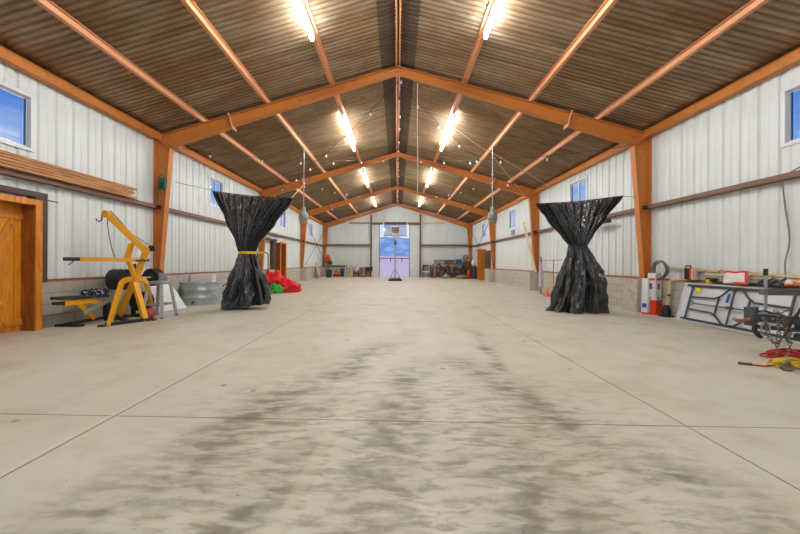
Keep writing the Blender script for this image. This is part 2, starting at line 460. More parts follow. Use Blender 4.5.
# ribbed siding: list of (offset along wall, outward depth)
RIB = [(0, 0), (.095, 0), (.115, .012), (.125, .012), (.145, 0), (.235, 0), (.253, .034), (.287, .034), (.305, 0)]
def siding(a0, a1, fn, zlo, zhi, holes):
    """fn(a, depth, z) -> point; zhi(a) top; holes [(a0,a1,z0,z1)]"""
    cuts = set(); k = math.floor(a0/.305)
    while k*.305 < a1:
        for o, d in RIB[:-1]:
            a = k*.305+o
            if a0 < a < a1: cuts.add(round(a, 4))
        k += 1
    for h in holes:
        for e in h[:2]:
            if a0 < e < a1: cuts.add(round(e, 4))
    cuts |= {a0, a1}; cs = sorted(cuts)
    def dep(a):
        o = a-math.floor(a/.305+1e-6)*.305
        for (o0, d0), (o1, d1) in zip(RIB, RIB[1:]):
            if o0-1e-6 <= o <= o1+1e-6: return d0+(d1-d0)*(o-o0)/(o1-o0)
        return 0
    mb = MB()
    for a, b in zip(cs, cs[1:]):
        m = (a+b)/2; iv = [(zlo, None)]
        for h in sorted([h for h in holes if h[0] < m < h[1]], key=lambda h: h[2]):
            l, t = iv.pop()
            if h[2] > l+1e-4: iv.append((l, h[2]))
            iv.append((h[3], None))
        for l, t in iv:
            ta = zhi(a) if t is None else t; tb = zhi(b) if t is None else t
            if ta <= l: continue
            mb.add([fn(a, dep(a), l), fn(b, dep(b), l), fn(b, dep(b), tb), fn(a, dep(a), ta)], [(0, 1, 2, 3)])
    return mb

winL = [(4.42, 5.34, 3.1, 3.98), (10.6, 11.4, 3.1, 4.02), (17.0, 17.9, 3.1, 4.02), (22.7, 23.7, 3.1, 4.0)]
winR = [(4.45, 5.38, 3.14, 4.0), (10.85, 11.85, 3.2, 4.06), (17.2, 18.2, 3.12, 4.08), (22.8, 23.9, 3.12, 4.04)]
doorL = [(4.1, 5.3, 0, 2.25), (16.2, 17.1, 0, 2.22)]
doorR = [(22.85, 23.75, 0, 2.2)]
top = lambda a: roofz(SX)-.012
wl = siding(Y0, Y1, lambda a, d, z: (-SX-d, a, z), .8, top, winL+doorL).build('wall_left', M['siding'], norm=False); struct(wl)
wr = siding(Y0, Y1, lambda a, d, z: (SX+d, a, z), .8, top, winR+doorR).build('wall_right', M['siding'], norm=False); struct(wr)
we = siding(-SX, SX, lambda a, d, z: (a, Y1+d, z), 0, lambda a: roofz(a)-.012, [(-1.47, 1.02, 0, 4.42)]).build('wall_far', M['siding'], norm=False); struct(we)
wb = siding(-SX, SX, lambda a, d, z: (a, Y0-d, z), 0, lambda a: roofz(a)-.012, [(-4.2, 4.2, 0, 4.3)]).build('wall_back', M['siding'], norm=False); struct(wb)  # unseen wall; its wide opening is added to let daylight fill the hall
def segs(a0, a1, holes):
    out = []; c = a0
    for h in sorted(holes):
        out.append((c, h[0])); c = h[1]
    out.append((c, a1)); return out
for sgn, w, holes in ((-1, wl, doorL), (1, wr, doorR)):
    b = MB(); t = MB()
    for a, c in segs(Y0, Y1, holes):
        b.bx(sgn*6.2, sgn*6.42, a, c, 0, .8)
        t.bx(sgn*6.26, sgn*6.35, a, c, .8, .845)
    b.build('block_base', M['block'], w); o = t.build('base_angle', M['rustangle'], w); o['label'] = 'rusty brown base angle'
bb = MB().bx(-6.2, -2.33, Y1-.06, Y1+.2, 0, .8).bx(2.0, 6.2, Y1-.06, Y1+.2, 0, .8).build('block_base', M['block'], we)

# windows
def window(n, sgn, w):
    a0, a1, z0, z1 = w; X = sgn*SX
    fr = MB(); t = .055
    for (ya, yb, za, zb) in ((a0-.05, a1+.05, z1-.01, z1+.05), (a0-.05, a1+.05, z0-.05, z0+.01), (a0-.05, a0+.01, z0+.01, z1-.01), (a1-.01, a1+.05, z0+.01, z1-.01)):
        fr.bx(X-sgn*.03, X+sgn*.09, ya, yb, za, zb)
    root = struct(fr.build('window_%d' % n, M['vinyl'], bevel=.004))
    s = MB(); m = (a0+a1)/2
    for (ya, yb, off) in ((a0+.01, m+.02, .02), (m-.02, a1-.01, .05)):
        for (p, q, za, zb) in ((ya, yb, z1-.045, z1-.01), (ya, yb, z0+.01, z0+.045), (ya, ya+.032, z0+.045, z1-.045), (yb-.032, yb, z0+.045, z1-.045)):
            s.bx(X+sgn*off, X+sgn*(off+.02), p, q, za, zb)
    s.build('sash', M['vinyl'], root)
    e = MB().bx(X+sgn*.022, X+sgn*.045, a1-.062, a1-.043, z0+.045, z1-.045).build('sash_edge', M['teale'], root)
    e['label'] = 'dark blue sash edge'
    for ya, yb, off in ((a0+.042, m-.012, .03), (m+.012, a1-.062, .06)):
        MB().bx(X+sgn*off, X+sgn*(off+.005), ya, yb, z0+.045, z1-.045).build('pane', M['glass'], root)
for i, w in enumerate(winL): window(i+1, -1, w)
for i, w in enumerate(winR): window(i+5, 1, w)

# timber cased doors in the side walls
def cased_door(n, sgn, y0, y1, ztop, out, slab_in, dark):
    xf = sgn*out; xb = sgn*6.48
    fr = MB()
    fr.bx(xf, xf+sgn*.03, y0-.1, y0, 0, ztop+.1).bx(xf, xf+sgn*.03, y1, y1+.1, 0, ztop+.1).bx(xf, xf+sgn*.03, y0, y1, ztop, ztop+.1)
    root = struct(fr.build('door_%d' % n, M['pinetrim'], bevel=.004))
    rv = MB().bx(xf+sgn*.03, xb, y0-.035, y0, 0, ztop).bx(xf+sgn*.03, xb, y1, y1+.035, 0, ztop).bx(xf+sgn*.03, xb, y0-.035, y1+.035, ztop, ztop+.035)
    rv.build('reveal', M[dark], root)
    sl = MB().bx(sgn*(slab_in), sgn*(slab_in+.045), y0, y1, .01, ztop)
    d = sl.build('door_slab', M['pine'], root)
    br = MB().beam((sgn*(slab_in-.012), y0+.06, .25), (sgn*(slab_in-.012), y1-.12, 1.85), .02, .1, up=(0, 1, 0))
    br.bx(sgn*(slab_in-.024), sgn*slab_in, y0, y1, 1.87, 1.97).bx(sgn*(slab_in-.024), sgn*slab_in, y0, y1, .1, .2)
    br.build('brace', M['pinetrim'], d)
    return root
door1 = cased_door(1, -1, 4.2, 5.2, 2.1, 6.04, 6.3, 'pinedark')
MB().bx(-6.18, -6.34, 5.31, 5.5, .8, 2.36).bx(-6.18, -6.34, 4.0, 5.31, 2.27, 2.36).build('steel_surround', M['insul'], door1)['label'] = 'dark brown steel surround'
MB().beam((-6.2, 5.5, 2.25), (-6.2, 5.68, 2.24), .02, .02).build('latch_bar', M['black'], door1)
door2 = cased_door(2, -1, 16.3, 17.0, 2.15, 5.95, 6.42, 'pinedark')
MB().bx(-6.1, -6.3, 14.75, 16.15, 2.24, 2.34).bx(-6.14, -6.3, 15.75, 16.15, .85, 2.24).build('sliding_track', M['insul'], door2)['label'] = 'brown steel track and jamb beside the pine casing'
door3 = cased_door(3, 1, 22.95, 23.65, 2.15, 5.9, 6.42, 'pinetrim')
MB().bx(6.2, 6.3, 21.7, 22.8, .85, 2.05).build('steel_surround', M['insul'], door3)

# eave struts, girts, end wall posts
for sgn, side in ((-1, 'left'), (1, 'right')):
    prof = [(sgn*6.16, 4.335), (sgn*6.16, 4.46), (sgn*6.18, 4.53), (sgn*6.30, 4.50), (sgn*6.30, 4.335)]
    e = MB().prism([(x, Y0, z) for x, z in prof], (0, Y1-Y0-.02, 0)).build('eave_strut', M['orange'])
    tag(e, 'orange steel eave strut along the top of the %s wall' % side, 'steel beam')
def girt(y0, y1, sgn):
    m = MB(); X = sgn*6.17
    m.bx(X, X+sgn*.012, y0, y1, 2.54, 2.63).bx(X, sgn*6.31, y0, y1, 2.62, 2.632).bx(X, sgn*6.31, y0, y1, 2.54, 2.552)
    return m
spans = [(Y0+.05, 8.04), (8.36, 14.34), (14.66, 20.64), (20.96, 26.92)]
names = ['nearest bay', 'second bay, behind the curtain', 'third bay', 'farthest bay by the end wall']
for sgn, side in ((-1, 'left'), (1, 'right')):
    for (a, b), nm in zip(spans, names):
        o = girt(a, b, sgn).build('wall_girt', M['girt'])
        tag(o, 'brown steel wall girt on the %s wall, %s' % (side, nm), 'steel beam', 'girts on the side walls')
        MB().bx(sgn*6.05, sgn*6.25, b+.005, b+.025, 2.52, 2.62).build('bracket', M['black'], o)
for x0, x1, s in ((-6.05, -2.3, 'left'), (1.98, 6.05, 'right')):
    o = MB().bx(x0, x1, Y1-.2, Y1-.19, 2.6, 2.75).bx(x0, x1, Y1-.2, Y1-.01, 2.74, 2.752).build('wall_girt', M['girt'])
    tag(o, 'brown steel girt across the end wall, %s of the open doorway' % s, 'steel beam', 'girts on the end wall')
for x, s in ((-2.21, 'left'), (1.96, 'right')):
    zt = raftz(x)-.32
    o = MB().bx(x-.07, x+.07, Y1-.2, Y1-.185, 0, zt).bx(x-.07, x+.07, Y1-.03, Y1-.015, 0, zt).bx(x-.008, x+.008, Y1-.185, Y1-.03, 0, zt).build('end_wall_post', M['brownpost'])
    tag(o, 'brown steel post %s of the open doorway' % s, 'post')
o = MB().bx(-2.13, 1.88, Y1-.2, Y1-.02, 4.42, 4.6).build('door_header', M['brownpost'])
tag(o, 'brown steel header beam above the open doorway', 'steel beam')
for x0, x1, s in ((-4.1, -2.31, 'left'), (2.0, 4.05, 'right')):
    o = MB().bx(x0, x1, Y1-.12, Y1-.02, 4.5, 4.62).build('timber_batten', M['palewood'] if s == 'right' else M['lumber'])
    tag(o, 'timber batten fixed high on the end wall, %s of the doorway' % s, 'timber')
dt = MB()
for x0, x1 in ((-1.53, -1.47), (1.02, 1.08)): dt.bx(x0, x1, Y1-.05, Y1+.06, 0, 4.42)
struct(dt.build('trim_1', M['grey']))

# portal frames
def ibeam(mb, a0, a1, b0, b1, y, hw=.078, tf=.014, tw=.01):
    """web quad with corners a0,a1 (outer edge), b0,b1 (inner edge), 2D (x,z) points"""
    q = [a0, a1, b1, b0]
    mb.prism([(p[0], y-tw/2, p[1]) for p in q], (0, tw, 0))
    for p, r in ((a0, a1), (b0, b1)):
        d = Vector((r[0]-p[0], 0, r[1]-p[1])).normalized(); n = Vector((-d.z, 0, d.x))*tf/2
        P = Vector((p[0], y-hw, p[1])); Rr = Vector((r[0], y-hw, r[1]))
        mb.prism([P-n, Rr-n, Rr+n, P+n], (0, 2*hw, 0))
def frame(y, label, end=False):
    root = thing('steel_frame', label, 'steel frame', (0, y, 0), 'steel frames spanning the hall')
    for s in (-1, 1):
        c = MB(); ibeam(c, (s*6.305, .8), (s*6.305, 4.38), (s*6.16, .8), (s*5.9, 4.12), y)
        c.prism([(s*6.27, y-.075, 4.40), (s*5.92, y-.075, 4.14), (s*5.935, y-.075, 4.12), (s*6.28, y-.075, 4.38)], (0, .15, 0))
        c.bx(s*6.02, s*6.28, y-.13, y+.13, .8, .815)
        for z in (1.2, 1.7, 2.2, 2.7, 3.2, 3.7): c.bx(s*6.22, s*6.265, y-.03, y-.006, z, z+.03)
        c.build('column', M['orange'], root)
        r = MB()
        ibeam(r, (s*6.25, raftz(6.25)), (s*4.33, raftz(4.33)), (s*5.94, 4.14), (s*4.33, raftz(4.33)-.31), y)
        ibeam(r, (s*4.33, raftz(4.33)), (0, raftz(0)), (s*4.33, raftz(4.33)-.28), (0, raftz(0)-.15), y)
        r.bx(s*5.86, s*5.93, y-.05, y-.006, 4.34, 4.42)
        r.build('rafter', M['orange'], root)
        p = MB(); zt = raftz(4.33); dn = Vector((s*.279, 0, 1)).normalized()
        q0 = Vector((s*4.24, y, zt-.37)); q1 = q0+dn*.43
        p.beam(q0, q1, .02, .22, up=(0, 1, 0))
        o = p.build('splice_plate', M['salmon'], root)
    MB().bx(-.012, .012, y-.065, y+.065, 6.03, 6.16).build('ridge_plate', M['orange'], root)
    return root
frame(FR[0], 'large orange steel frame nearest the camera, level with the black curtains')
frame(FR[1], 'second orange steel frame, behind the black curtains')
frame(FR[2], 'third orange steel frame, in front of the end wall')
frame(FR[3], 'farthest orange steel frame, against the end wall')
for y, nm in zip(FR[:3], ('nearest', 'second', 'third')):
    for s, side in ((-1, 'left'), (1, 'right')):
        o = MB().bx(s*5.86, s*6.195, y-.24, y+.24, 0, .798).build('concrete_pier', M['pier'], bevel=.01)
        tag(o, 'concrete pier under the %s orange column on the %s' % (nm, side), 'pier', 'piers under the steel columns')

# purlins
def purlin(x, s):
    zb = 6.18-.279*abs(x)
    m = MB(); y0, y1 = Y0+.02, Y1-.02
    prof = [(0, 0), (.075, 0), (.075, .008), (.008, .008), (.008, .1), (-.05, .1), (-.05, .092), (0, .092)]
    m.prism([(x-s*u, y0, zb+z) for u, z in prof], (0, y1-y0, 0))
    return m
pn = {1.67: 'first purlin out from the ridge', 3.33: 'second purlin out from the ridge', 5.0: 'purlin next to the wall'}
for s, side in ((-1, 'left'), (1, 'right')):
    for x in (1.67, 3.33, 5.0):
        o = purlin(s*x, -s).build('roof_purlin', M['salmon'])
        tag(o, 'salmon steel %s, %s roof slope' % (pn[x], side), 'purlin', 'purlins under the roof')
    o = purlin(s*.02, s).build('roof_purlin', M['salmon'])
    tag(o, 'salmon steel ridge purlin, %s one of the close pair' % side, 'purlin', 'purlins under the roof')

# cross bracing rods in the far bay
for s, side in ((-1, 'left'), (1, 'right')):
    o = thing('cross_brace', 'crossed steel bracing rods in the far bay of the %s wall' % side, 'brace', (s*6.03, 24, 1.0))
    each('rod', M['wire'], o, MB().tube([(s*6.03, 20.95, 4.0), (s*6.03, 26.9, 1.0)], .014, 6), MB().tube([(s*6.06, 20.95, 1.0), (s*6.06, 26.9, 4.0)], .014, 6))

# ------------------------------------------------------------------ strip lights
pos_name = ['out of view behind the camera,', 'cut by the top edge, nearest', 'second', 'third', 'farthest']
fx = None
for i, (yc, L) in enumerate(((-1.3, 2.7), (4.95, 2.7), (11.15, 2.8), (17.1, 2.9), (23.2, 3.2))):
    for s, side in ((-1, 'left'), (1, 'right')):
        x = s*1.67+s*.035; zt = 6.18-.279*1.67
        root = thing('strip_light', '%s glowing strip light under the %s roof slope' % (pos_name[i], side), 'ceiling light', (x, yc, zt-.12), 'strip lights under the roof')
        MB().bx(x-.02, x+.02, yc-L/2, yc+L/2, zt-.05, zt-.001).build('housing', M['white'], root)
        MB().tube([(x, yc-L/2, zt-.12), (x, yc+L/2, zt-.12)], .03, 10).build('lamp_tube', M['led'], root)
        MB().bx(x-.035, x+.035, yc-L/2-.02, yc-L/2, zt-.155, zt-.001).build('end_cap', M['white'], root)
        MB().bx(x-.035, x+.035, yc+L/2, yc+L/2+.02, zt-.155, zt-.001).build('end_cap', M['white'], root)

# ------------------------------------------------------------------ string lights, ropes, cables
def sag(p0, p1, s, n=24):
    p0, p1 = Vector(p0), Vector(p1)
    return [p0.lerp(p1, i/n)-Vector((0, 0, s*4*(i/n)*(1-i/n))) for i in range(n+1)]
def string_light(pts, spots, label):
    root = thing('string_light', label, 'string light', tuple(pts[0]), 'festoon bulb strings under the roof')
    MB().tube(pts, .007, 5).build('wire', M['wire'], root)
    n = len(pts)-1
    for t in spots:
        i = min(int(t*n), n-1); p = pts[i].lerp(pts[i+1], t*n-i)
        b = MB().lathe([(.018, -.005), (.02, -.07), (.018, -.075)], p, 8).build('socket', M['black'], root)
        MB().lathe([(.015, -.07), (.028, -.1), (.033, -.125), (.026, -.15), (.001, -.16)], p, 10).build('bulb', M['lens'], b)
string_light(sag((-6.0, 8.5, 4.25), (-.02, 14.3, 5.9), .25), [.1, .28, .44, .6, .76, .9], 'bulb string from the left eave to the ridge at the second frame')
string_light(sag((-5.6, 14.3, 4.3), (.0, 8.4, 5.92), .25), [.12, .28, .42, .56, .7, .86], 'bulb string from the second frame on the left to the near ridge')
string_light(sag((6.0, 8.5, 4.25), (.02, 14.3, 5.9), .25), [.24, .42, .56, .7, .84], 'bulb string from the right eave to the ridge at the second frame')
string_light(sag((5.6, 14.3, 4.3), (.0, 8.4, 5.92), .25), [.2, .36, .5, .64, .78, .9], 'bulb string from the second frame on the right to the near ridge')
string_light(sag((4.6, 12.8, 4.85), (1.2, 20.7, 5.6), .35), [.15, .3, .42, .55, .7, .85], 'bulb string running on to the third frame, right of the ridge')
string_light(sag((-4.6, 12.8, 4.85), (-1.2, 20.7, 5.6), .35), [.15, .3, .42, .55, .7, .85], 'bulb string running on to the third frame, left of the ridge')
rp = []
for k in range(60): rp.append(Vector((.06+.03*math.sin(k*1.3), 8.4+18.3*k/59, 6.15-.06*abs(math.sin(k*.5)))))
string_light(rp, [.01, .06, .12, .17, .24, .3, .38, .45, .52, .6, .7, .8, .9], 'bulb string hung along the ridge beam')

def cable(name, pts, r, m, label, cat):
    return tag(MB().tube(pts, r, 6).build(name, M[m]), label, cat)
cable('hanging_rope', [(.5, 8.2, 5.78), (.5, 8.2, 4.6), (.52, 8.2, 3.6), (.51, 8.2, 2.75)], .011, 'rope', 'thin white rope hanging from the near rafter, right of the ridge', 'rope')
cable('white_cable', catmull([(1.76, 10.4, 5.6), (2.9, 11.35, 5.27), (3.3, 11.6, 5.2), (3.97, 11.92, 4.98), (4.98, 12.5, 4.7), (6.12, 13.1, 4.3)], 5), .014, 'rope', 'white cable swagged under the right roof slope to the eave', 'cable')
cable('support_wire', [(6.0, 8.2, 2.86), (5.55, 8.03, 2.84)], .006, 'wire', 'short wire tying the right curtain to the near column', 'wire')
cable('support_wire', [(3.42, 8.0, 2.65), (4.9, 11.3, 3.1), (5.85, 14.4, 3.6)], .006, 'wire', 'wire from the left corner of the right curtain back to the second column', 'wire')
cable('support_wire', [(-5.8, 8.2, 3.25), (-4.68, 7.95, 2.98)], .006, 'wire', 'short wire tying the left curtain to the near column', 'wire')
cable('support_wire', [(-2.64, 7.9, 2.77), (-4.2, 14.4, 4.72)], .01, 'rope', 'pale wire from the left curtain up to the second rafter', 'wire')
cable('support_wire', [(3.4, 11.4, 4.9), (5.6, 14.3, 4.2)], .008, 'rope', 'thin wire slanting down behind the right hanging lamp', 'wire')
cable('electric_cable', catmull([(6.28, 5.0, 2.75), (6.22, 5.3, 2.58), (6.27, 5.35, 2.2), (6.27, 5.28, 1.6), (6.26, 5.33, 1.2), (6.24, 5.3, .96)], 5), .012, 'conduit', 'grey cable dropping down the right wall from the girt', 'cable')

# hanging lamps on poles
def hanging(x, label):
    y = 11.2
    root = thing('hanging_lamp', label, 'hanging lamp', (x, y, 2.55), 'lamps hanging on long poles')
    zt = 6.18-.279*abs(x)
    MB().tube([(x, y, 3.1), (x, y, zt+.02)], .016, 8).build('pole', M['pole'], root)
    MB().lathe([(.03, .58), (.07, .56), (.085, .44), (.085, .4)], (x, y, 2.55), 8, smooth=False).lathe([(.085, .41), (.15, .33), (.18, .24), (.18, .16), (.13, .1)], (x, y, 2.55), 8, smooth=False).build('housing', M['hang'], root)
    MB().lathe([(.135, .1), (.14, .03), (.12, 0)], (x, y, 2.55), 12).build('lens', M['tan'], root)
    MB().bx(x-.05, x+.06, y-.21, y-.16, 2.72, 2.82).build('junction_box', M['conduit'], root)
hanging(-3.3, 'grey faceted lamp hanging on a long pole beside the left curtain')
hanging(3.3, 'grey-green faceted lamp hanging on a long pole, right of centre')

# ------------------------------------------------------------------ black plastic curtains
def lerp_keys(keys, z):
    keys = sorted(keys)
    if z <= keys[0][0]: return keys[0][1:]
    for a, b in zip(keys, keys[1:]):
        if z <= b[0]:
            t = (z-a[0])/(b[0]-a[0]); t2 = t*t*(3-2*t)*.5+t*.5
            return tuple(p+(q-p)*t2 for p, q in zip(a[1:], b[1:]))
    return keys[-1][1:]
def curtain(name, label, keys, y, zl, zr, zw, bl, br, seed, tie):
    root = thing(name, label, 'curtain', ((keys[0][1]+keys[0][2])/2, y, 0), 'gathered black plastic curtains')
    NV, NU = 150, 420; ztop = max(k[0] for k in keys); vs = []
    for i in range(NV+1):
        t = i/NV; z = ztop*(1-t)
        xl, xr, b = lerp_keys(keys, z); cx = (xl+xr)/2; a = (xr-xl)/2
        # fold amplitude: small at rod, medium, tight at waist
        dw = abs(z-zw)
        for k in range(NU):
            th = 2*PI*k/NU; c, s_ = math.cos(th), math.sin(th)
            nx, ny = c/max(a, .01), s_/max(b, .01); ln = math.hypot(nx, ny); nx /= ln; ny /= ln
            up = z > zw
            u = (c*.5+.5)
            nz = mnoise.noise(Vector((u*3, z*.9, seed+(3 if s_ > 0 else 0))))
            nz2 = mnoise.noise(Vector((u*9, z*3.0+seed, 5)))
            if up:
                amp = min(.03, .016+.014*dw)
                d = amp*math.sin(th*31+2.6*nz)+.02*nz2*min(1, dw)+.022*math.sin(th*13+seed+1.5*nz)*min(1, .4+dw)
            else:
                amp = min(.085, .022+.08*dw)
                d = amp*(math.sin(th*9+3.0*nz+seed)+.5*math.sin(th*17+4*nz2))*.8+.07*nz*min(1, dw*1.2)+.035*nz2*min(1, dw*2)
            q3 = Vector((cx+a*c*2.2, b*s_*3+y, z*1.5))
            cr = 1-abs(mnoise.noise(q3*3.1+Vector((seed, 0, 0))))*2; cr2 = 1-abs(mnoise.noise(q3*7.3+Vector((0, seed, 0))))*2
            d += (.016*cr+.004*cr2)*min(1, .25+dw)
            x = cx+a*c+nx*d*.8; yy = y+b*s_+ny*d
            # tilt of the top and bottom hem
            frac = min(max((x-keys_top[0])/(keys_top[1]-keys_top[0]), 0), 1) if False else u
            zz = z
            zt = zl+(zr-zl)*u-.05*math.sin(PI*u)
            w = max(0, (z-zw)/(ztop-zw))
            if w > 0: zz = zw+(z-zw)*((zt-zw)/(ztop-zw))
            else:
                bt = (bl+(br-bl)*u+.02*abs(nz2))*1.0
                zz = zw-(zw-z)*((zw-bt)/zw)
            vs.append((x, yy, max(zz, .004)))
    fs = [(i*NU+k, i*NU+(k+1) % NU, (i+1)*NU+(k+1) % NU, (i+1)*NU+k) for i in range(NV) for k in range(NU)]
    mb = MB(); mb.add(vs, fs, True); mb.build('plastic_sheet', M['plastic'], root)
    xl, xr, b = lerp_keys(keys, zw)
    cx = (xl+xr)/2; a = (xr-xl)/2
    m = MB()
    for dz in (-.015, .015): m.tube([(cx+(a+.012)*math.cos(2*PI*k/32), y+(b+.015)*math.sin(2*PI*k/32), zw+dz) for k in range(32)], .014, 6, True)
    m.build('tie', M[tie], root)
    if tie != 'black': root.children
    # hem rod / wire along the top
    MB().tube([(keys[-1][1]-.03, y, zl+.0), ((keys[-1][1]+keys[-1][2])/2, y, (zl+zr)/2-.04), (keys[-1][2]+.03, y, zr)], .009, 6).build('top_wire', M['wire'], root)
    return root
KL = [(0, -4.33, -3.28, .32), (.15, -4.33, -3.24, .30), (.7, -4.17, -3.36, .25), (1.15, -4.03, -3.52, .17), (1.41, -3.97, -3.57, .12), (1.65, -4.04, -3.5, .12), (2.2, -4.3, -3.1, .09), (2.9, -4.65, -2.62, .035)]
KR = [(0, 3.72, 5.04, .34), (.15, 3.8, 5.02, .33), (.6, 3.95, 4.98, .30), (1.0, 4.05, 4.93, .24), (1.35, 4.17, 4.74, .17), (1.62, 4.2, 4.62, .12), (1.85, 4.05, 4.75, .12), (2.3, 3.72, 5.1, .08), (2.8, 3.42, 5.48, .035)]
curtain('plastic_curtain', 'black plastic sheet curtain tied in the middle, left of centre', KL, 7.95, 2.96, 2.78, 1.41, .005, .12, 1.3, 'yellowc')
curtain('plastic_curtain', 'black plastic sheet curtain tied in the middle, right of centre', KR, 8.0, 2.65, 2.85, 1.62, .005, .01, 6.1, 'black')

# ------------------------------------------------------------------ left side: lumber, netting, gym equipment
k = 0
for r_ in range(5):
    for c_ in range(2):
        L = [7.32, 7.1, 7.25, 7.0][(r_+c_) % 4]; z = 2.634+r_*.05; x = -6.12-.09*c_
        o = MB().bx(x-.042, x+.042, 3.1, L, z, z+.042).build('lumber_board', M['lumber'], bevel=.003)
        tag(o, 'tan board in the long lumber stack on the left wall girt', 'board', 'lumber stacked on the left girt')
def blob(c, d, seed, n=20, amp=.3, freq=3.0, flat=True):
    m = MB(); bm = bmesh.new(); bmesh.ops.create_icosphere(bm, subdivisions=4, radius=1)
    vs = []
    for v in bm.verts:
        p = v.co; k_ = 1+amp*mnoise.noise(p*freq+Vector((seed, seed*2, 0)))+amp*.5*mnoise.noise(p*freq*2.7+Vector((seed, 0, seed)))
        q = Vector((p.x*d[0]*k_, p.y*d[1]*k_, p.z*d[2]*k_))+Vector(c)
        if flat: q.z = max(q.z, c[2]-d[2]*.8)
        vs.append(q)
    fs = [tuple(v.index for v in f_.verts) for f_ in bm.faces]; bm.free()
    return m.add(vs, fs, True)
netting = MB()
for i in range(14):
    a = random.random()*6; netting.tube([(-5.98+.08*math.cos(a+t*.6), 8.02+.06*math.sin(a*2+t), 3.12+.045*math.sin(t*1.3+a)*2.2+random.uniform(-.05, .05)+.008*i) for t in range(12)], .009, 5, True)
netting.tube(catmull([(-5.99, 8.06, 3.35), (-6.02, 8.06, 3.42), (-6.1, 8.06, 3.38), (-6.14, 8.06, 3.2), (-6.14, 8.06, 2.7)], 4), .01, 5)
tag(netting.build('cord_bundle', M['greeng']), 'tangled green cord bundle hung on the near left orange column', 'cord')

# gym machine
gm = thing('leverage_gym', 'tall yellow plate-loaded gym machine with lever arms', 'gym machine', (-5.2, 6.1, 0))
def tubeyel(name, segs_, w, h, m='yellow', parent=gm, bevel=.006):
    mb = MB()
    for a, b in segs_: mb.beam(a, b, w, h)
    return mb.build(name, M[m], parent, bevel=bevel)
base = tubeyel('base_frame', [((-5.2, 5.5, .03), (-4.84, 6.08, .03)), ((-5.75, 6.22, .03), (-5.3, 6.9, .03)), ((-5.69, 6.3, .03), (-5.02, 5.8, .03)), ((-5.35, 6.83, .03), (-4.86, 6.05, .03))], .06, .06, 'black')
for x, y in ((-5.22, 5.46), (-4.8, 6.12)):
    MB().bx(x-.05, x+.05, y-.04, y+.04, 0, .035).build('rubber_foot', M['rubber'], base)
AT = V(-5.16, 6.12, .82)
arch = catmull([(-5.16, 5.53, .0), (-5.2, 5.67, .28), (-5.25, 5.84, .6), (-5.27, 5.93, .76), (-5.23, 6.03, .82), (-5.13, 6.16, .83), (-5.09, 6.28, .76), (-5.13, 6.4, .58), (-5.22, 6.6, .28), (-5.3, 6.8, .0)], 4)
mb = MB()
for a, b in zip(arch, arch[1:]): mb.beam(a, b+(b-a).normalized()*.004, .095, .05, up=(1, .3, 0))
mb.build('arched_leg', M['yellow'], gm)
tubeyel('leg', [((-5.62, 6.23, .0), (-5.2, 6.12, .76))], .1, .07)
tubeyel('leg', [((-4.88, 6.03, .0), (-5.16, 6.1, .76))], .1, .07)
tubeyel('upright', [((-5.19, 6.1, .7), (-4.93, 6.12, 1.45))], .09, .08)
tubeyel('upright_bent', [((-5.12, 6.06, .86), (-5.27, 6.04, 1.26)), ((-5.27, 6.04, 1.24), (-5.18, 6.04, 1.52)), ((-5.18, 6.04, 1.5), (-5.1, 6.07, 1.56))], .075, .07)
boom = tubeyel('boom', [((-4.92, 6.14, 1.34), (-5.55, 5.9, 2.09))], .11, .11)
MB().lathe([(.07, -.05), (.07, .05)], (-5.55, 5.9, 2.08), 16, Matrix.Rotation(PI/2, 3, 'X')).build('pulley_cheek', M['yellow'], boom)
MB().tube([(-5.6, 5.86, 2.06), (-5.62, 5.86, 1.96), (-5.66, 5.85, 1.93), (-5.7, 5.84, 1.96), (-5.7, 5.84, 1.99)], .012, 6).build('hook', M['black'], boom)
MB().tube(catmull([(-5.52, 5.88, 2.0), (-5.5, 5.87, 1.8), (-5.42, 5.86, 1.45), (-5.35, 5.86, 1.25)], 5), .007, 5).tube([(-5.5, 5.92, 2.16), (-5.2, 6.06, 1.72), (-4.86, 6.16, 1.46)], .007, 5).build('cable', M['black'], boom)
MB().lathe([(.06, -.02), (.045, -.01), (.045, .01), (.06, .02)], (-4.87, 6.16, 1.44), 14, Matrix.Rotation(PI/2, 3, 'X')).build('pulley', M['black'], gm)
lev = tubeyel('lever_arm', [((-4.92, 6.11, 1.2), (-5.74, 5.58, 1.21))], .07, .075)
MB().tube([(-5.73, 5.585, 1.21), (-5.93, 5.45, 1.21)], .034, 10).build('grip', M['rubber'], lev)
MB().tube([(-5.8, 5.52, 1.19), (-5.86, 5.5, 1.12), (-5.88, 5.49, 1.11)], .008, 6).build('safety_pin', M['black'], lev)
bolts = MB()
for t in (.1, .2, .3, .4, .5, .6, .7): bolts.lathe([(.009, -.04), (.009, .04)], V(-5.19, 6.1, .75).lerp(V(-4.95, 6.12, 1.4), t), 8, Matrix.Rotation(PI/2, 3, 'X'))
bolts.build('adjustment_pins', M['black'], gm)
MB().beam((-4.99, 6.03, 1.2), (-4.99, 6.2, 1.2), .09, .06).beam((-5.06, 6.0, 1.19), (-4.9, 6.08, 1.19), .05, .04).build('pivot_block', M['dark'], gm)

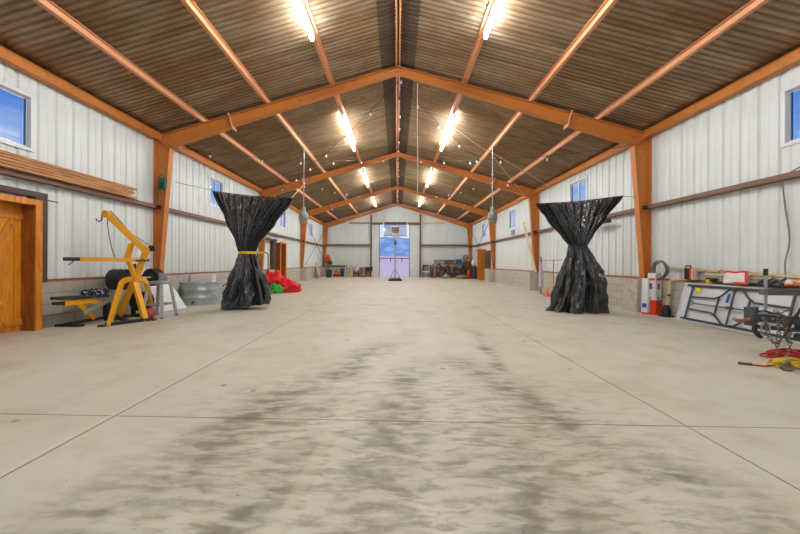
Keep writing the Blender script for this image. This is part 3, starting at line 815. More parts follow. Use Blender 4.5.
# bench
bn = thing('weight_bench', 'low yellow weight bench with black pad beside the left wall', 'bench', (-5.75, 5.8, 0))
MB().beam((-5.78, 5.2, .53), (-5.72, 6.02, .5), .26, .05).build('pad', M['rubber'], bn, bevel=.012)
MB().beam((-5.72, 5.26, .44), (-5.70, 5.74, .43), .08, .09).beam((-5.70, 5.7, .43), (-5.6, 6.1, .26), .07, .08).build('frame', M['yellow'], bn, bevel=.005)
MB().beam((-5.72, 5.5, .42), (-5.68, 5.78, .09), .06, .07).build('leg', M['yellow'], bn, bevel=.005)
MB().beam((-5.56, 5.46, .24), (-5.56, 6.1, .46), .03, .07).build('strut', M['steel'], bn)
MB().beam((-5.84, 5.4, .05), (-5.55, 6.15, .09), .06, .05).bx(-6.05, -5.6, 5.42, 5.52, 0, .04).bx(-5.75, -5.5, 6.05, 6.12, 0, .1).build('base', M['black'], bn)
MB().tube([(-5.86, 5.22, .44), (-5.68, 5.24, .44)], .03, 10).build('roller', M['rubber'], bn)
MB().bx(-5.62, -5.55, 5.9, 6.0, .1, .42).build('post', M['black'], bn)
cl = blob((-5.74, 5.86, .58), (.13, .24, .07), 4.0, amp=.5, freq=3.5)
tag(cl.build('crumpled_clothes', M['clothes']), 'crumpled black and white clothes lying on the bench pad', 'clothes')

# plate rack and plates
pr = thing('plate_rack', 'black upright rack holding weight plates behind the gym machine', 'rack', (-5.55, 6.6, 0))
MB().bx(-5.85, -5.3, 6.5, 6.56, 0, .05).bx(-5.6, -5.54, 6.3, 6.9, 0, .05).build('base', M['black'], pr)
MB().bx(-5.6, -5.54, 6.53, 6.59, .05, 1.12).build('post', M['black'], pr)
each('peg', M['chrome'], pr, MB().tube([(-5.95, 6.5, .79), (-5.6, 6.5, .79)], .022, 8), MB().tube([(-5.56, 6.56, .83), (-5.3, 6.58, .83), (-5.28, 6.95, .83)], .022, 8), MB().tube([(-5.52, 6.58, .31), (-5.52, 6.88, .31)], .022, 8))
def plate(loc, rx, rz, r, th, label):
    R = (Matrix.Rotation(rz, 3, 'Z') @ Matrix.Rotation(PI/2, 3, 'Y'))
    prof = [(.028, -th/2), (.06, -th/2), (.065, -th*.25), (r*.8, -th*.25), (r*.84, -th/2), (r, -th/2), (r*1.01, 0), (r, th/2), (r*.84, th/2), (r*.8, th*.25), (.065, th*.25), (.06, th/2), (.028, th/2), (.028, -th/2)]
    o = MB().lathe(prof, loc, 32, R, cap=False).build('weight_plate', M['rubber'])
    return tag(o, label, 'weight plate', 'black plates on the rack')
for i in range(5): plate((-5.66-.066*i, 6.5, .79), 0, 0, .22-.006*(i % 2), .045, 'black round weight plate in the upper row on the left peg of the rack')
for i in range(4):
    plate((-5.52, 6.64+.055*i, .31), 0, PI/2, .2, .045, 'black round weight plate in the low stack seen between the yellow machine legs')
for i in range(3): plate((-5.29, 6.68+.08*i, .83), 0, 1.5, .19, .04, 'black round weight plate on the right peg, behind the grey stool')

# stool
st = thing('metal_stool', 'grey metal bar stool with low back next to the yellow gym machine', 'stool', (-4.93, 6.58, 0))
cx, cy = -5.03, 6.53
MB().bx(cx-.16, cx+.16, cy-.16, cy+.16, .735, .76).bx(cx-.165, cx+.165, cy-.165, cy+.165, .70, .735).build('seat', M['steel'], st, bevel=.012)
for a, b in ((-1, -1), (1, -1), (1, 1), (-1, 1)):
    m = MB(); p0 = V(cx+a*.13, cy+b*.13, .72); p1 = V(cx+a*.215, cy+b*.215, .02)
    m.beam(p0, p1, .062, .022, up=(b, -a, 0)); m.beam(p0, p1, .022, .062, up=(b, -a, 0))
    lg = m.build('leg', M['steel'], st); MB().box((cx+a*.215, cy+b*.215, .012), (.04, .04, .024)).build('rubber_foot', M['rubber'], lg)
fr = MB()
for i in range(4):
    q = [(-1, -1), (1, -1), (1, 1), (-1, 1)]; a = q[i]; b = q[(i+1) % 4]
    fr.beam((cx+a[0]*.185, cy+a[1]*.185, .27), (cx+b[0]*.185, cy+b[1]*.185, .27), .012, .03)
fr.build('foot_rail', M['steel'], st)
MB().prism([(cx-.15, cy+.13, .76), (cx+.06, cy+.16, .76), (cx+.03, cy+.17, .9), (cx-.06, cy+.16, .93), (cx-.13, cy+.14, .93)], (0, .012, 0)).build('backrest', M['steel'], st)

# basketball
bl_ = thing('basketball', 'dull maroon basketball on the floor by the yellow machine foot', 'ball', (-4.82, 6.42, 0))
bc = V(-4.98, 6.22, .118)
bl_.location = (bc.x, bc.y, 0); bl_['_o'] = (bc.x, bc.y, 0)
MB().lathe([(.0001, -.118)]+[(.118*math.cos(a), .118*math.sin(a)) for a in [(-PI/2+PI*i/16) for i in range(1, 16)]]+[(.0001, .118)], bc, 28).build('cover', M['ball'], bl_)
sm_ = MB()
for R in (Matrix.Rotation(.5, 3, 'X'), Matrix.Rotation(PI/2+.3, 3, 'X'), Matrix.Rotation(PI/2, 3, 'Y')): sm_.tube([bc+R @ V(.1175*math.cos(2*PI*k/40), .1175*math.sin(2*PI*k/40), 0) for k in range(40)], .0025, 5, True)
sm_.build('seams', M['black'], bl_)

# leaning white board
wbd = MB().prism([(-5.42, 6.98, .0), (-5.3, 7.78, .0), (-5.76, 7.68, .78), (-5.76, 6.95, .78)], (.03, 0, .02))
tag(wbd.build('leaning_board', M['white'], bevel=.004), 'plain white board leaning behind the grey stool', 'board')

# stock tank and carton
tk = thing('stock_tank', 'round galvanised steel stock tank by the left wall', 'tank', (-5.42, 8.75, 0))
prof = [(.55, 0), (.555, .02), (.555, .17), (.57, .19), (.57, .21), (.555, .23), (.555, .38), (.57, .40), (.57, .42), (.555, .44), (.555, .58), (.57, .6), (.575, .62), (.55, .62), (.545, .6), (.54, .05), (.001, .05)]
MB().lathe(prof, (-5.54, 8.8, 0), 48, sx=.93, sy=.93).build('tank_wall', M['galv'], tk)
MB().lathe([(.03, 0), (.03, .05)], (-5.44, 8.29, .09), 10, Matrix.Rotation(PI/2, 3, 'X')).build('drain_plug', M['black'], tk)
ct = thing('long_carton', 'long white carton lying across the galvanised tank', 'box', (-5.35, 8.6, .62))
MB().box((-5.47, 8.6, .72), (.8, .22, .2), Matrix.Rotation(.05, 3, 'Z')).build('carton_body', M['carton'], ct, bevel=.006)
MB().box((-5.68, 8.59, .721), (.05, .226, .206), Matrix.Rotation(.05, 3, 'Z')).build('strap', M['grey'], ct)
MB().bx(-5.882, -5.87, 8.55, 8.65, .68, .76).build('end_label', M['dgrey'], ct)

# galvanised bin at left picture edge
gb = thing('galvanised_bin', 'pale galvanised bin cut by the left picture edge', 'bin', (-5.62, 4.3, 0))
MB().lathe([(.2, 0), (.205, .02), (.235, .52), (.235, .55), (.25, .56), (.25, .59), (.23, .59), (.19, .03), (.001, .03)], (-5.72, 4.16, 0), 36).build('bin_body', M['galv'], gb)
MB().tube([(-5.72+.232*math.cos(2*PI*k/36), 4.16+.232*math.sin(2*PI*k/36), .42) for k in range(36)], .008, 6, True).build('band', M['galv'], gb)

# play fabric heap
hp = thing('fabric_heap', 'collapsed heap of bright red fabric with green and yellow parts', 'fabric', (-4.7, 12.2, 0))
blob((-4.95, 12.5, .28), (.55, .45, .5), 2.0, amp=.55, freq=2.6).build('red_fabric', M['red'], hp)
b2 = blob((-4.3, 12.35, .15), (.5, .32, .3), 9.0, amp=.5, freq=2.4); b2.build('red_fabric', M['red'], hp)
o = blob((-4.62, 11.9, .14), (.27, .16, .19), 5.0, amp=.6, freq=3.5).build('green_fabric', M['green'], hp); o['label'] = 'bright green fabric'
o = blob((-4.9, 11.85, .06), (.24, .16, .08), 7.0, amp=.6, freq=3).build('yellow_fabric', M['yellowc'], hp); o['label'] = 'yellow fabric'
o = blob((-4.72, 11.8, .22), (.1, .05, .09), 3.0, amp=.5).build('blue_fabric', M['blue'], hp); o['label'] = 'blue fabric patch'
hk = MB().tube(catmull([(-5.3, 12.9, 0), (-5.3, 12.9, 1.3), (-5.32, 12.9, 1.5), (-5.45, 12.9, 1.58), (-5.75, 12.9, 1.58)], 5), .022, 8)
hkt = thing('hand_cart', 'black hooked cart handle standing behind the red fabric', 'cart', (-5.5, 12.9, 0))
hk.build('handle', M['black'], hkt)
MB().bx(-5.75, -5.28, 12.85, 12.95, 0, .05).bx(-5.77, -5.73, 12.88, 12.92, 0, 1.58).build('frame', M['black'], hkt)
MB().bx(-5.72, -5.45, 12.86, 12.94, 1.53, 1.6).build('yellow_strap', M['yellowc'], hkt)
pl = thing('plastic_float', 'small red and blue plastic toy left of the black curtain', 'toy', (-5.5, 10.2, 0))
MB().bx(-5.78, -5.3, 10.05, 10.4, 0, .13).build('red_body', M['redp'], pl, bevel=.03)
MB().bx(-5.7, -5.35, 10.1, 10.35, .13, .2).build('blue_top', M['blue'], pl, bevel=.02)
cable('black_hose', catmull([(-5.75, 9.7, .02), (-5.6, 9.8, .3), (-5.35, 9.9, .5), (-5.2, 9.95, .35), (-5.1, 10, .03)], 6), .015, 'rubber', 'thin black hose arching up beside the left curtain', 'hose')

# ------------------------------------------------------------------ basketball hoop
bh = thing('basketball_hoop', 'portable basketball hoop with clear backboard in front of the open doorway', 'basketball hoop', (-.12, 20.9, 0))
hx, hy = -.12, 20.9
MB().bx(hx-.45, hx+.45, hy-.1, hy+.75, 0, .1).prism([(hx-.4, hy-.05, .1), (hx+.4, hy-.05, .1), (hx+.3, hy+.15, .17), (hx-.3, hy+.15, .17)], (0, .4, .0)).build('base', M['black'], bh, bevel=.02)
MB().bx(hx-.05, hx+.05, hy+.1, hy+.2, .12, 2.75).build('pole', M['steel'], bh)
each('brace', M['dark'], bh, MB().beam((hx-.36, hy+.12, .1), (hx, hy+.15, .85), .03, .03), MB().beam((hx+.36, hy+.12, .1), (hx, hy+.15, .85), .03, .03))
MB().bx(hx-.07, hx+.07, hy+.06, hy+.24, 2.35, 2.6).build('crank_box', M['dark'], bh)
each('support_arm', M['steel'], bh, MB().beam((hx-.06, hy+.15, 2.6), (hx-.16, hy-.45, 3.2), .03, .03), MB().beam((hx+.06, hy+.15, 2.6), (hx+.16, hy-.45, 3.2), .03, .03), MB().beam((hx, hy+.15, 2.72), (hx, hy-.45, 3.35), .04, .04))
yb_ = hy-.5
bd = MB().bx(hx-.72, hx+.72, yb_, yb_+.012, 2.92, 3.8).build('backboard', M['acrylic'], bh)
m = MB(); m.bx(hx-.76, hx-.72, yb_-.02, yb_+.03, 2.9, 3.84).bx(hx+.72, hx+.76, yb_-.02, yb_+.03, 2.9, 3.84).bx(hx-.72, hx+.72, yb_-.02, yb_+.03, 3.8, 3.84)
m.build('frame', M['white'], bd)
MB().bx(hx-.76, hx+.76, yb_-.02, yb_+.03, 2.88, 2.92).build('lower_frame', M['dgrey'], bd)
m = MB(); m.bx(hx-.3, hx-.26, yb_-.006, yb_-.001, 3.08, 3.5).bx(hx+.26, hx+.3, yb_-.006, yb_-.001, 3.08, 3.5).bx(hx-.26, hx+.26, yb_-.006, yb_-.001, 3.46, 3.5).bx(hx-.26, hx+.26, yb_-.006, yb_-.001, 3.08, 3.12)
m.build('shooter_square', M['white'], bd)
MB().bx(hx-.26, hx+.26, yb_+.03, yb_+.06, 3.12, 3.46).build('rear_panel', M['pinkish'], bh)['label'] = 'pinkish tan panel behind the clear board'
rim = MB().tube([(hx+.23*math.cos(2*PI*k/28), yb_-.32+.23*math.sin(2*PI*k/28), 3.05) for k in range(28)], .013, 6, True).bx(hx-.08, hx+.08, yb_-.1, yb_-.001, 3.02, 3.08).build('rim', M['orangep'], bh)
nt_ = MB()
for k in range(12):
    for sgn in (-1, 1):
        pts = []
        for j in range(7):
            a = 2*PI*k/12+sgn*j*.26; r = .22-.022*j+.001*j*j
            pts.append((hx+r*math.cos(a), yb_-.32+r*math.sin(a), 3.04-.065*j))
        nt_.tube(pts, .006, 4)
nt_.build('net', M['white'], rim)

# ------------------------------------------------------------------ far wall, left pile
def leg4(parent, x0, x1, y0, y1, z, w, m):
    for x in (x0, x1):
        for y in (y0, y1): MB().bx(x-w/2, x+w/2, y-w/2, y+w/2, 0, z).build('leg', M[m], parent)
wt = thing('work_table', 'dark work table with a green top at the far left corner', 'table', (-4.9, 25.2, 0))
MB().bx(-5.55, -4.0, 24.9, 25.6, .93, .98).build('table_top', M['greentop'], wt)
leg4(wt, -5.5, -4.05, 24.95, 25.55, .93, .05, 'black')
MB().bx(-5.5, -4.05, 24.93, 24.96, .82, .93).build('apron', M['dgrey'], wt)
o = MB().beam((-5.75, 23.6, .02), (-6.05, 23.9, 1.22), .14, .05, up=(0, 1, 0)).build('leaning_plank', M['palewoodz']); tag(o, 'pale plank leaning in the far left corner', 'plank')
o = MB().bx(-6.15, -5.9, 23.95, 24.4, 0, .78).build('grey_cabinet', M['grey'], bevel=.01); tag(o, 'grey metal cabinet against the left wall by the far corner', 'cabinet')
MB().bx(-5.895, -5.88, 24.0, 24.35, .1, .7).build('cabinet_door', M['white'], o)
o = blob((-5.35, 25.25, 1.15), (.22, .2, .2), 2.2, amp=.3).build('dark_bag', M['dgrey']); tag(o, 'dark bag sitting on the green work table', 'bag')
tr = thing('toy_tractor', 'orange toy vehicle under the green work table', 'toy', (-4.75, 25.2, 0))
MB().bx(-4.95, -4.6, 25.05, 25.35, .2, .5).bx(-4.9, -4.7, 25.1, 25.3, .5, .6).build('body', M['orangep'], tr, bevel=.03)
for x in (-4.93, -4.62):
    for y in (25.06, 25.34): MB().lathe([(.001, -.03), (.12, -.03), (.12, .03), (.001, .03)], (x, y, .12), 14, Matrix.Rotation(PI/2, 3, 'X')).build('wheel', M['rubber'], tr)
for x, z1, mt, lb in ((-5.35, .6, 'dgrey', 'charcoal crate under the left end of the green table'), (-4.3, .7, 'black', 'black crate under the right end of the green table')):
    c = MB().bx(x-.16, x+.16, 25.05, 25.4, 0, z1).build('storage_crate', M[mt], bevel=.01); tag(c, lb, 'crate'); MB().bx(x-.17, x+.17, 25.04, 25.41, z1, z1+.03).build('lid', M['grey'], c)
o = MB().beam((-4.45, 24.6, .0), (-4.2, 24.85, .85), .05, .03).beam((-4.05, 24.6, .0), (-4.2, 24.85, .85), .05, .03).beam((-4.37, 24.68, .28), (-4.13, 24.68, .28), .03, .03).build('blue_trestle', M['blue']); tag(o, 'blue trestle frame in front of the green table end', 'trestle')
o = MB().bx(-4.9, -3.7, 24.1, 24.35, 0, .1).build('pale_beam', M['palewood']); tag(o, 'pale timber lying on the floor before the green table', 'timber')
sh = thing('step_ladder', 'pale wooden step stool near the end wall, left of the round seat', 'step ladder', (-3.75, 24.8, 0))
for x in (-4.0, -3.5):
    MB().beam((x+(.02 if x > -3.7 else -.05), 24.6, 0), (x*.98-.07, 24.85, .95), .06, .04).build('leg', M['palewoodz'], sh)
    MB().beam((x, 25.2, 0), (x*.98-.07, 24.9, .95), .05, .04).build('leg', M['palewoodz'], sh)
for z in (.3, .6): MB().bx(-3.98, -3.5, 24.62+z*.25, 24.72+z*.25, z, z+.03).build('step', M['palewoodz'], sh)
MB().bx(-4.02, -3.48, 24.75, 25.02, .95, .98).build('top_step', M['greentop'], sh)
hc = thing('round_seat', 'round pale pink cushion seat on a low brown frame by the end wall', 'chair', (-3.35, 26.3, 0))
MB().lathe([(.001, -.05), (.24, -.05), (.27, 0), (.24, .05), (.001, .05)], (-3.4, 26.35, .68), 22, Matrix.Rotation(PI/2-.25, 3, 'X')).build('cushion', M['pinkish'], hc)
MB().bx(-3.68, -3.12, 26.2, 26.6, .28, .36).bx(-3.66, -3.6, 26.22, 26.28, 0, .28).bx(-3.2, -3.14, 26.22, 26.28, 0, .28).bx(-3.66, -3.6, 26.5, 26.56, 0, .7).bx(-3.2, -3.14, 26.5, 26.56, 0, .7).build('frame', M['brownl'], hc)
tb = thing('trash_bin', 'tall grey bin with flared rim against the end wall', 'bin', (-2.75, 26.6, 0))
MB().lathe([(.2, 0), (.27, .7), (.3, .72), (.3, .76), (.27, .76), (.19, .02), (.001, .02)], (-2.8, 26.7, 0), 24).build('bin_body', M['grey'], tb)
o = MB().lathe([(.0001, 0)]+[(.15*math.sin(PI*i/12), .15-.15*math.cos(PI*i/12)) for i in range(1, 12)]+[(.0001, .3)], (-2.72, 25.9, 0), 20).build('pink_ball', M['pinkp']); tag(o, 'bright pink ball on the floor before the grey bin', 'ball')
ch = thing('camp_chair', 'black folding camp chair by the end wall next to the pink ball', 'chair', (-2.35, 26.3, 0))
for a, b in (((-2.6, 26.0, 0), (-2.15, 26.4, .45)), ((-2.15, 26.0, 0), (-2.6, 26.4, .45)), ((-2.6, 26.5, 0), (-2.6, 26.55, .8)), ((-2.1, 26.5, 0), (-2.1, 26.55, .8))): MB().tube([a, b], .018, 6).build('leg', M['black'], ch)
MB().bx(-2.62, -2.1, 26.05, 26.5, .4, .45).build('seat', M['rubber'], ch)
MB().bx(-2.68, -2.02, 26.5, 26.54, .5, .82).build('backrest', M['rubber'], ch)
o = MB().lathe([(.07, 0), (.07, .34), (.05, .4), (.001, .4)], (-2.02, 26.2, 0), 12).build('pink_bottle', M['pinkish']); tag(o, 'pale pink cylinder standing right of the black camp chair', 'bottle')
rb = thing('hanging_cloth', 'red-orange cloth hanging on the far left orange column', 'cloth', (-5.75, 26.7, 1.1))
m = MB(); m.lathe([(.1, 0), (.16, .02), (.17, .3), (.14, .6), (.06, .72), (.03, .74)], (-5.78, 26.72, 1.1), 14, sy=.5); m.build('body', M['redp'], rb)
for s in (-1, 1): MB().tube([(-5.78+s*.12, 26.72, 1.65), (-5.78+s*.2, 26.7, 1.4), (-5.78+s*.2, 26.7, 1.2)], [.05, .05, .04], 8).build('loose_fold', M['redp'], rb)

# ------------------------------------------------------------------ far wall, right pile
pc = thing('patio_chair', 'dark chair with white seat cushion right of the doorway', 'chair', (2.35, 26.3, 0))
leg4(pc, 2.12, 2.6, 26.0, 26.5, .42, .04, 'dark')
MB().bx(2.1, 2.62, 25.98, 26.5, .42, .54).build('seat_cushion', M['white'], pc, bevel=.03)
MB().bx(2.1, 2.62, 26.48, 26.54, .5, 1.02).build('backrest', M['dgrey'], pc)
o = blob((2.42, 26.25, .72), (.16, .15, .18), 3.1, amp=.35).build('pale_bag', M['tan']); tag(o, 'tan and white bag on the dark chair', 'bag')
for x, mt, lb in ((2.8, 'dgrey', 'dark upright board leaning next to the white-cushioned chair'), (3.15, 'tan', 'tan upright board leaning left of the brown saddles')):
    o = MB().beam((x, 26.2, 0), (x, 26.75, 1.0), .16, .03, up=(0, 1, 0)).build('upright_board', M[mt]); tag(o, lb, 'board')
shf = thing('storage_shelf', 'low open shelf along the end wall holding boxes', 'shelf', (4.2, 26.7, 0))
MB().bx(2.95, 5.4, 26.5, 26.95, 1.05, 1.09).bx(2.95, 5.4, 26.5, 26.95, .5, .54).build('shelf_board', M['tan'], shf)
leg4(shf, 2.98, 5.37, 26.53, 26.92, 1.09, .05, 'dark')
gx = [(3.1, 3.9, 'grey', 'grey flat box at the left end of the shelf'), (3.95, 4.75, 'brownl', 'reddish brown flat case in the middle of the shelf')]
for a, b, mt, lb in gx:
    o = MB().bx(a, b, 26.55, 26.9, 1.09, 1.4).build('flat_box', M[mt], bevel=.01); tag(o, lb, 'box'); MB().bx(a-.01, b+.01, 26.54, 26.91, 1.4, 1.44).build('lid', M['dgrey'], o)
for a, b, mt, lb in ((4.84, 5.08, 'blue', 'blue plastic bin on the shelf, left of the pair'), (5.12, 5.36, 'teal', 'teal plastic bin on the shelf, right of the pair')):
    o = MB().bx(a, b, 26.55, 26.88, 1.09, 1.48).build('plastic_bin', M[mt], bevel=.015); tag(o, lb, 'bin', 'bins on the far shelf'); MB().bx(a-.01, b+.01, 26.54, 26.89, 1.48, 1.51).build('lid', M['teal'], o)
def saddle(x, y, z0, label, mt):
    root = thing('saddle_stand', label, 'saddle', (x, y, 0), 'saddles on stands by the end wall')
    lp = [(x-.25, y-.15), (x+.25, y-.15), (x-.25, y+.25), (x+.25, y+.25)]
    for a, b in lp: MB().beam((a, b, 0), (x+(a-x)*.4, y+(b-y)*.3, z0), .04, .04).build('leg', M['dark'], root)
    m = MB(); N = 14; vs = []
    for i in range(N+1):
        t = i/N; yy = y-.28+.56*t; hz = z0+.12+.1*abs(2*t-1)**2
        for j in range(11):
            a = PI*(j/10); vs.append((x+.24*math.cos(a)*(1+.15*math.sin(t*PI)), yy, hz-.36*(abs(math.cos(a))**2)))
    m.add(vs, [(i*11+j, i*11+j+1, (i+1)*11+j+1, (i+1)*11+j) for i in range(N) for j in range(10)], True)
    o = m.build('saddle_seat', M[mt], root); sol = o.modifiers.new('s', 'SOLIDIFY'); sol.thickness = .03
    MB().tube([(x, y-.28, z0+.2), (x, y-.33, z0+.3)], [.03, .05], 8).build('horn', M['brownl'], root)
    for s in (-1, 1):
        MB().prism([(x+s*.27, y-.1, z0-.2), (x+s*.27, y+.1, z0-.2), (x+s*.3, y+.06, z0-.55), (x+s*.3, y-.06, z0-.55)], (s*.012, 0, 0)).build('fender', M['brownl'], root)
saddle(3.3, 25.35, .92, 'dark brown leather saddle on a stand, leftmost of three', 'brownl')
saddle(3.98, 25.45, .8, 'reddish brown leather saddle on a stand, middle of three', 'brownl')
saddle(5.2, 25.6, .85, 'worn olive and brown saddle on a stand, rightmost of three', 'olive')
o = blob((3.75, 24.3, .16), (.25, .2, .18), 5.5, amp=.3).build('white_bundle', M['grey']); tag(o, 'pale grey bundle on the floor before the saddles', 'bundle')
o = MB().bx(3.75, 4.5, 24.05, 24.3, 0, .07).build('pale_beam', M['palewood']); tag(o, 'short pale timber on the floor before the grey bundle', 'timber')
def bicycle(x, y, rz, label, mt):
    root = thing('bicycle', label, 'bicycle', (0, 0, 0), 'bicycles by the end wall')
    for a in (-.48, .48):
        w = MB().tube([(a+.3*math.cos(2*PI*k/24), 0, .32+.3*math.sin(2*PI*k/24)) for k in range(24)], .022, 6, True).build('wheel', M['rubber'], root)
        s = MB()
        for k in range(8): s.tube([(a, 0, .32), (a+.29*math.cos(PI*k/4), 0, .32+.29*math.sin(PI*k/4))], .003, 4)
        s.build('spokes', M['steel'], w)
    MB().tube([(-.48, 0, .32), (-.05, 0, .3), (.33, 0, .75), (-.2, 0, .72), (-.48, 0, .32)], .016, 6).tube([(-.05, 0, .3), (-.23, 0, .85)], .016, 6).tube([(.48, 0, .32), (.3, 0, .92)], .016, 6).build('frame', M[mt], root)
    MB().box((-.24, 0, .88), (.22, .1, .05)).build('seat', M['black'], root)
    MB().tube([(.28, -.25, .95), (.3, 0, .93), (.28, .25, .95)], .012, 6).build('handlebar', M['dark'], root)
    root.location = (x, y, 0); root.rotation_euler[2] = rz
bicycle(4.75, 24.75, .2, 'dusty bicycle with yellow-green frame in front of the shelf', 'olive')
bicycle(4.5, 25.95, -.1, 'dusty bicycle with rusty frame, farther back against the shelf', 'rust')
o = MB().lathe([(.16, 0), (.17, .03), (.14, .66), (.12, .68), (.001, .68)], (5.5, 24.6, 0), 16).build('red_canister', M['redp']); tag(o, 'tall orange-red canister in the right pile', 'canister')
MB().lathe([(.04, .68), (.04, .78)], (5.5, 24.6, 0), 10).build('valve', M['black'], o)
gc = thing('golf_cart_wheel', 'round wheel on top of the pile at the right end of the shelf', 'wheel', (5.62, 26.5, 1.3))
MB().tube([(5.66+.21*math.cos(2*PI*k/24), 26.5, 1.62+.21*math.sin(2*PI*k/24)) for k in range(24)], .06, 8, True).build('tyre', M['rust'], gc)
MB().lathe([(.001, -.03), (.16, -.03), (.16, .03), (.001, .03)], (5.66, 26.5, 1.62), 20, Matrix.Rotation(PI/2, 3, 'X')).build('hub', M['tan'], gc)
cb = thing('tool_cabinet', 'dark cluttered cabinet below the round wheel', 'cabinet', (5.68, 26.4, 0))
MB().bx(5.43, 5.95, 26.2, 26.75, 0, 1.35).build('body', M['dgrey'], cb)
for i in range(3): MB().bx(5.46, 5.92, 26.17, 26.2, .1+.4*i, .45+.4*i).build('drawer', M['brownl'], cb)
o = blob((5.85, 24.2, .45), (.15, .2, .5), 8.1, amp=.35).build('upright_bag', M['dgrey']); tag(o, 'dark upright bag beside the pine door casing', 'bag')
o = blob((5.85, 24.6, 1.18), (.14, .14, .26), 6.6, amp=.3).build('white_sack', M['white'])
tag(o, 'white sack hung on the wall beside the pine door casing', 'sack')
o2 = MB().bx(5.72, 6.15, 24.4, 24.85, 0, .93).build('side_locker', M['dark']); tag(o2, 'grey locker under the white sack', 'locker')
MB().bx(5.705, 5.72, 24.43, 24.82, .05, .88).build('locker_door', M['dgrey'], o2)
for x, w_, h_, mt, lb in ((3.25, .4, .42, 'brownl', 'reddish brown tote standing under the left end of the shelf'), (3.75, .45, .36, 'tan', 'tan tote under the shelf, behind the saddles'),
                        (4.3, .45, .46, 'dgrey', 'charcoal tote under the middle of the shelf'), (4.9, .5, .4, 'olive', 'olive tote under the right end of the shelf')):
    o = MB().bx(x-w_/2, x+w_/2, 26.52, 26.86, 0, h_).build('storage_tote', M[mt], bevel=.01); tag(o, lb, 'box', 'totes under the far shelf')
    MB().bx(x-w_/2-.01, x+w_/2+.01, 26.51, 26.87, h_, h_+.03).build('lid', M['grey'], o)
for x, w_, h_, mt, lb in ((3.2, .36, .3, 'grey', 'pale grey crate on the lower shelf, left end'), (3.8, .5, .34, 'brownl', 'brown crate on the lower shelf, left of centre'), (4.4, .4, .42, 'tan', 'tan crate on the lower shelf, right of centre'), (4.95, .4, .3, 'dgrey', 'dark crate on the lower shelf, right end')):
    o = MB().bx(x-w_/2, x+w_/2, 26.55, 26.85, .54, .54+h_).build('storage_crate', M[mt], bevel=.01); tag(o, lb, 'crate', 'crates on the lower far shelf')
for x, y_, lb in ((2.95, 25.6, 'rake with long wooden handle leaning left of the shelf'), (5.35, 25.9, 'shovel with long wooden handle leaning right of the saddles')):
    rt_ = thing('garden_rake' if x < 4 else 'garden_shovel', lb, 'tool', (x, y_, 0))
    MB().tube([(x, y_, .15), (x+.08, 26.49, 1.5)], .016, 6).build('handle', M['lumber'], rt_)
    MB().bx(x-.14, x+.14, y_-.03, y_, 0, .15).build('head', M['rust'], rt_)
# trunk bench of clutter in front
o = blob((4.9, 24.05, .12), (.4, .22, .16), 1.5, amp=.5).build('canvas_heap', M['tan']); tag(o, 'tan canvas heap on the floor before the bicycles', 'canvas')

# ------------------------------------------------------------------ right side mid: pipe goal, cone, plank, box
gl = thing('pipe_frame', 'low rusty pipe frame with a wrapped post behind the right curtain', 'frame', (5.5, 11.8, 0))
MB().tube([(5.42, 12.2, .02), (5.42, 12.2, 1.42)], .03, 8).build('post', M['conduit'], gl)
o = MB().tube([(5.42, 12.2, .3), (5.42, 12.2, .7), (5.42, 12.2, 1.22)], [.085, .08, .045], 10).build('foam_wrap', M['violet'], gl); o['label'] = 'pale violet wrap on the post'
MB().tube([(5.44, 12.2, 1.3), (5.55, 11.5, 1.3), (5.6, 10.6, 1.3)], .014, 6).tube([(5.55, 11.5, 1.3), (5.55, 11.5, .04)], .014, 6).tube([(5.44, 12.2, .04), (5.55, 11.5, .03), (5.6, 10.6, .04)], .02, 6).tube([(5.6, 10.6, .04), (5.6, 10.6, 1.3)], .014, 6).build('rails', M['rust'], gl)
tc_ = thing('traffic_cone', 'small orange traffic cone beside the right curtain', 'cone', (5.5, 11.75, 0))
MB().lathe([(.075, .02), (.025, .3), (.001, .31)], (5.38, 11.6, 0), 18).build('cone_body', M['orangep'], tc_)
MB().bx(5.28, 5.48, 11.5, 11.7, 0, .022).build('cone_base', M['orangep'], tc_)
o = MB().beam((6.0, 14.0, .82), (5.55, 14.24, 3.0), .17, .03, up=(1, 0, 0)).build('cream_plank', M['palewoodz']); tag(o, 'tall cream plank leaning on the second right column', 'plank')
o = MB().bx(6.2, 6.31, 17.35, 17.62, 2.75, 2.98).build('junction_box', M['grey'], bevel=.01); tag(o, 'small grey box on the right wall under the third window', 'electrical box')
MB().tube([(6.26, 17.48, 2.76), (6.26, 17.48, 2.64)], .012, 6).build('conduit', M['conduit'], o)
o = MB().bx(5.95, 6.11, 9.3, 10.3, 2.36, 2.46).build('dark_batten', M['insul']); tag(o, 'short dark batten under the girt above the right curtain', 'batten')

# ------------------------------------------------------------------ right side near: cartons, hose, handle, table ...
def carton(x, y, w, d, h, rz, label, redh, tilt):
    root = thing('tall_carton', label, 'box', (x, y, 0), 'tall printed cartons')
    R = Matrix.Rotation(rz, 3, 'Z') @ Matrix.Rotation(tilt, 3, 'Y')
    def b(c, s, nm, mt, lab=None, par=root):
        o = MB().box(V(x, y, 0)+R @ V(*c), s, R).build(nm, M[mt], par)
        if lab: o['label'] = lab
        return o
    b((0, 0, redh+(h-redh)/2), (w, d, h-redh), 'carton_body', 'carton')
    b((0, 0, redh/2), (w*1.01, d*1.01, redh), 'orange_base', 'redp', 'orange-red lower part')
    return root, b
r1, b1 = carton(6.02, 7.74, .2, .17, .96, .35, 'taller white carton with orange-red base leaning on the near right pier', .34, 0)
b1((-.103, 0, .82), (.004, .14, .05), 'printed_band', 'redp'); b1((-.103, .02, .66), (.004, .06, .13), 'printed_picture', 'dgrey'); b1((-.103, .045, .38), (.004, .05, .05), 'printed_logo', 'blue')
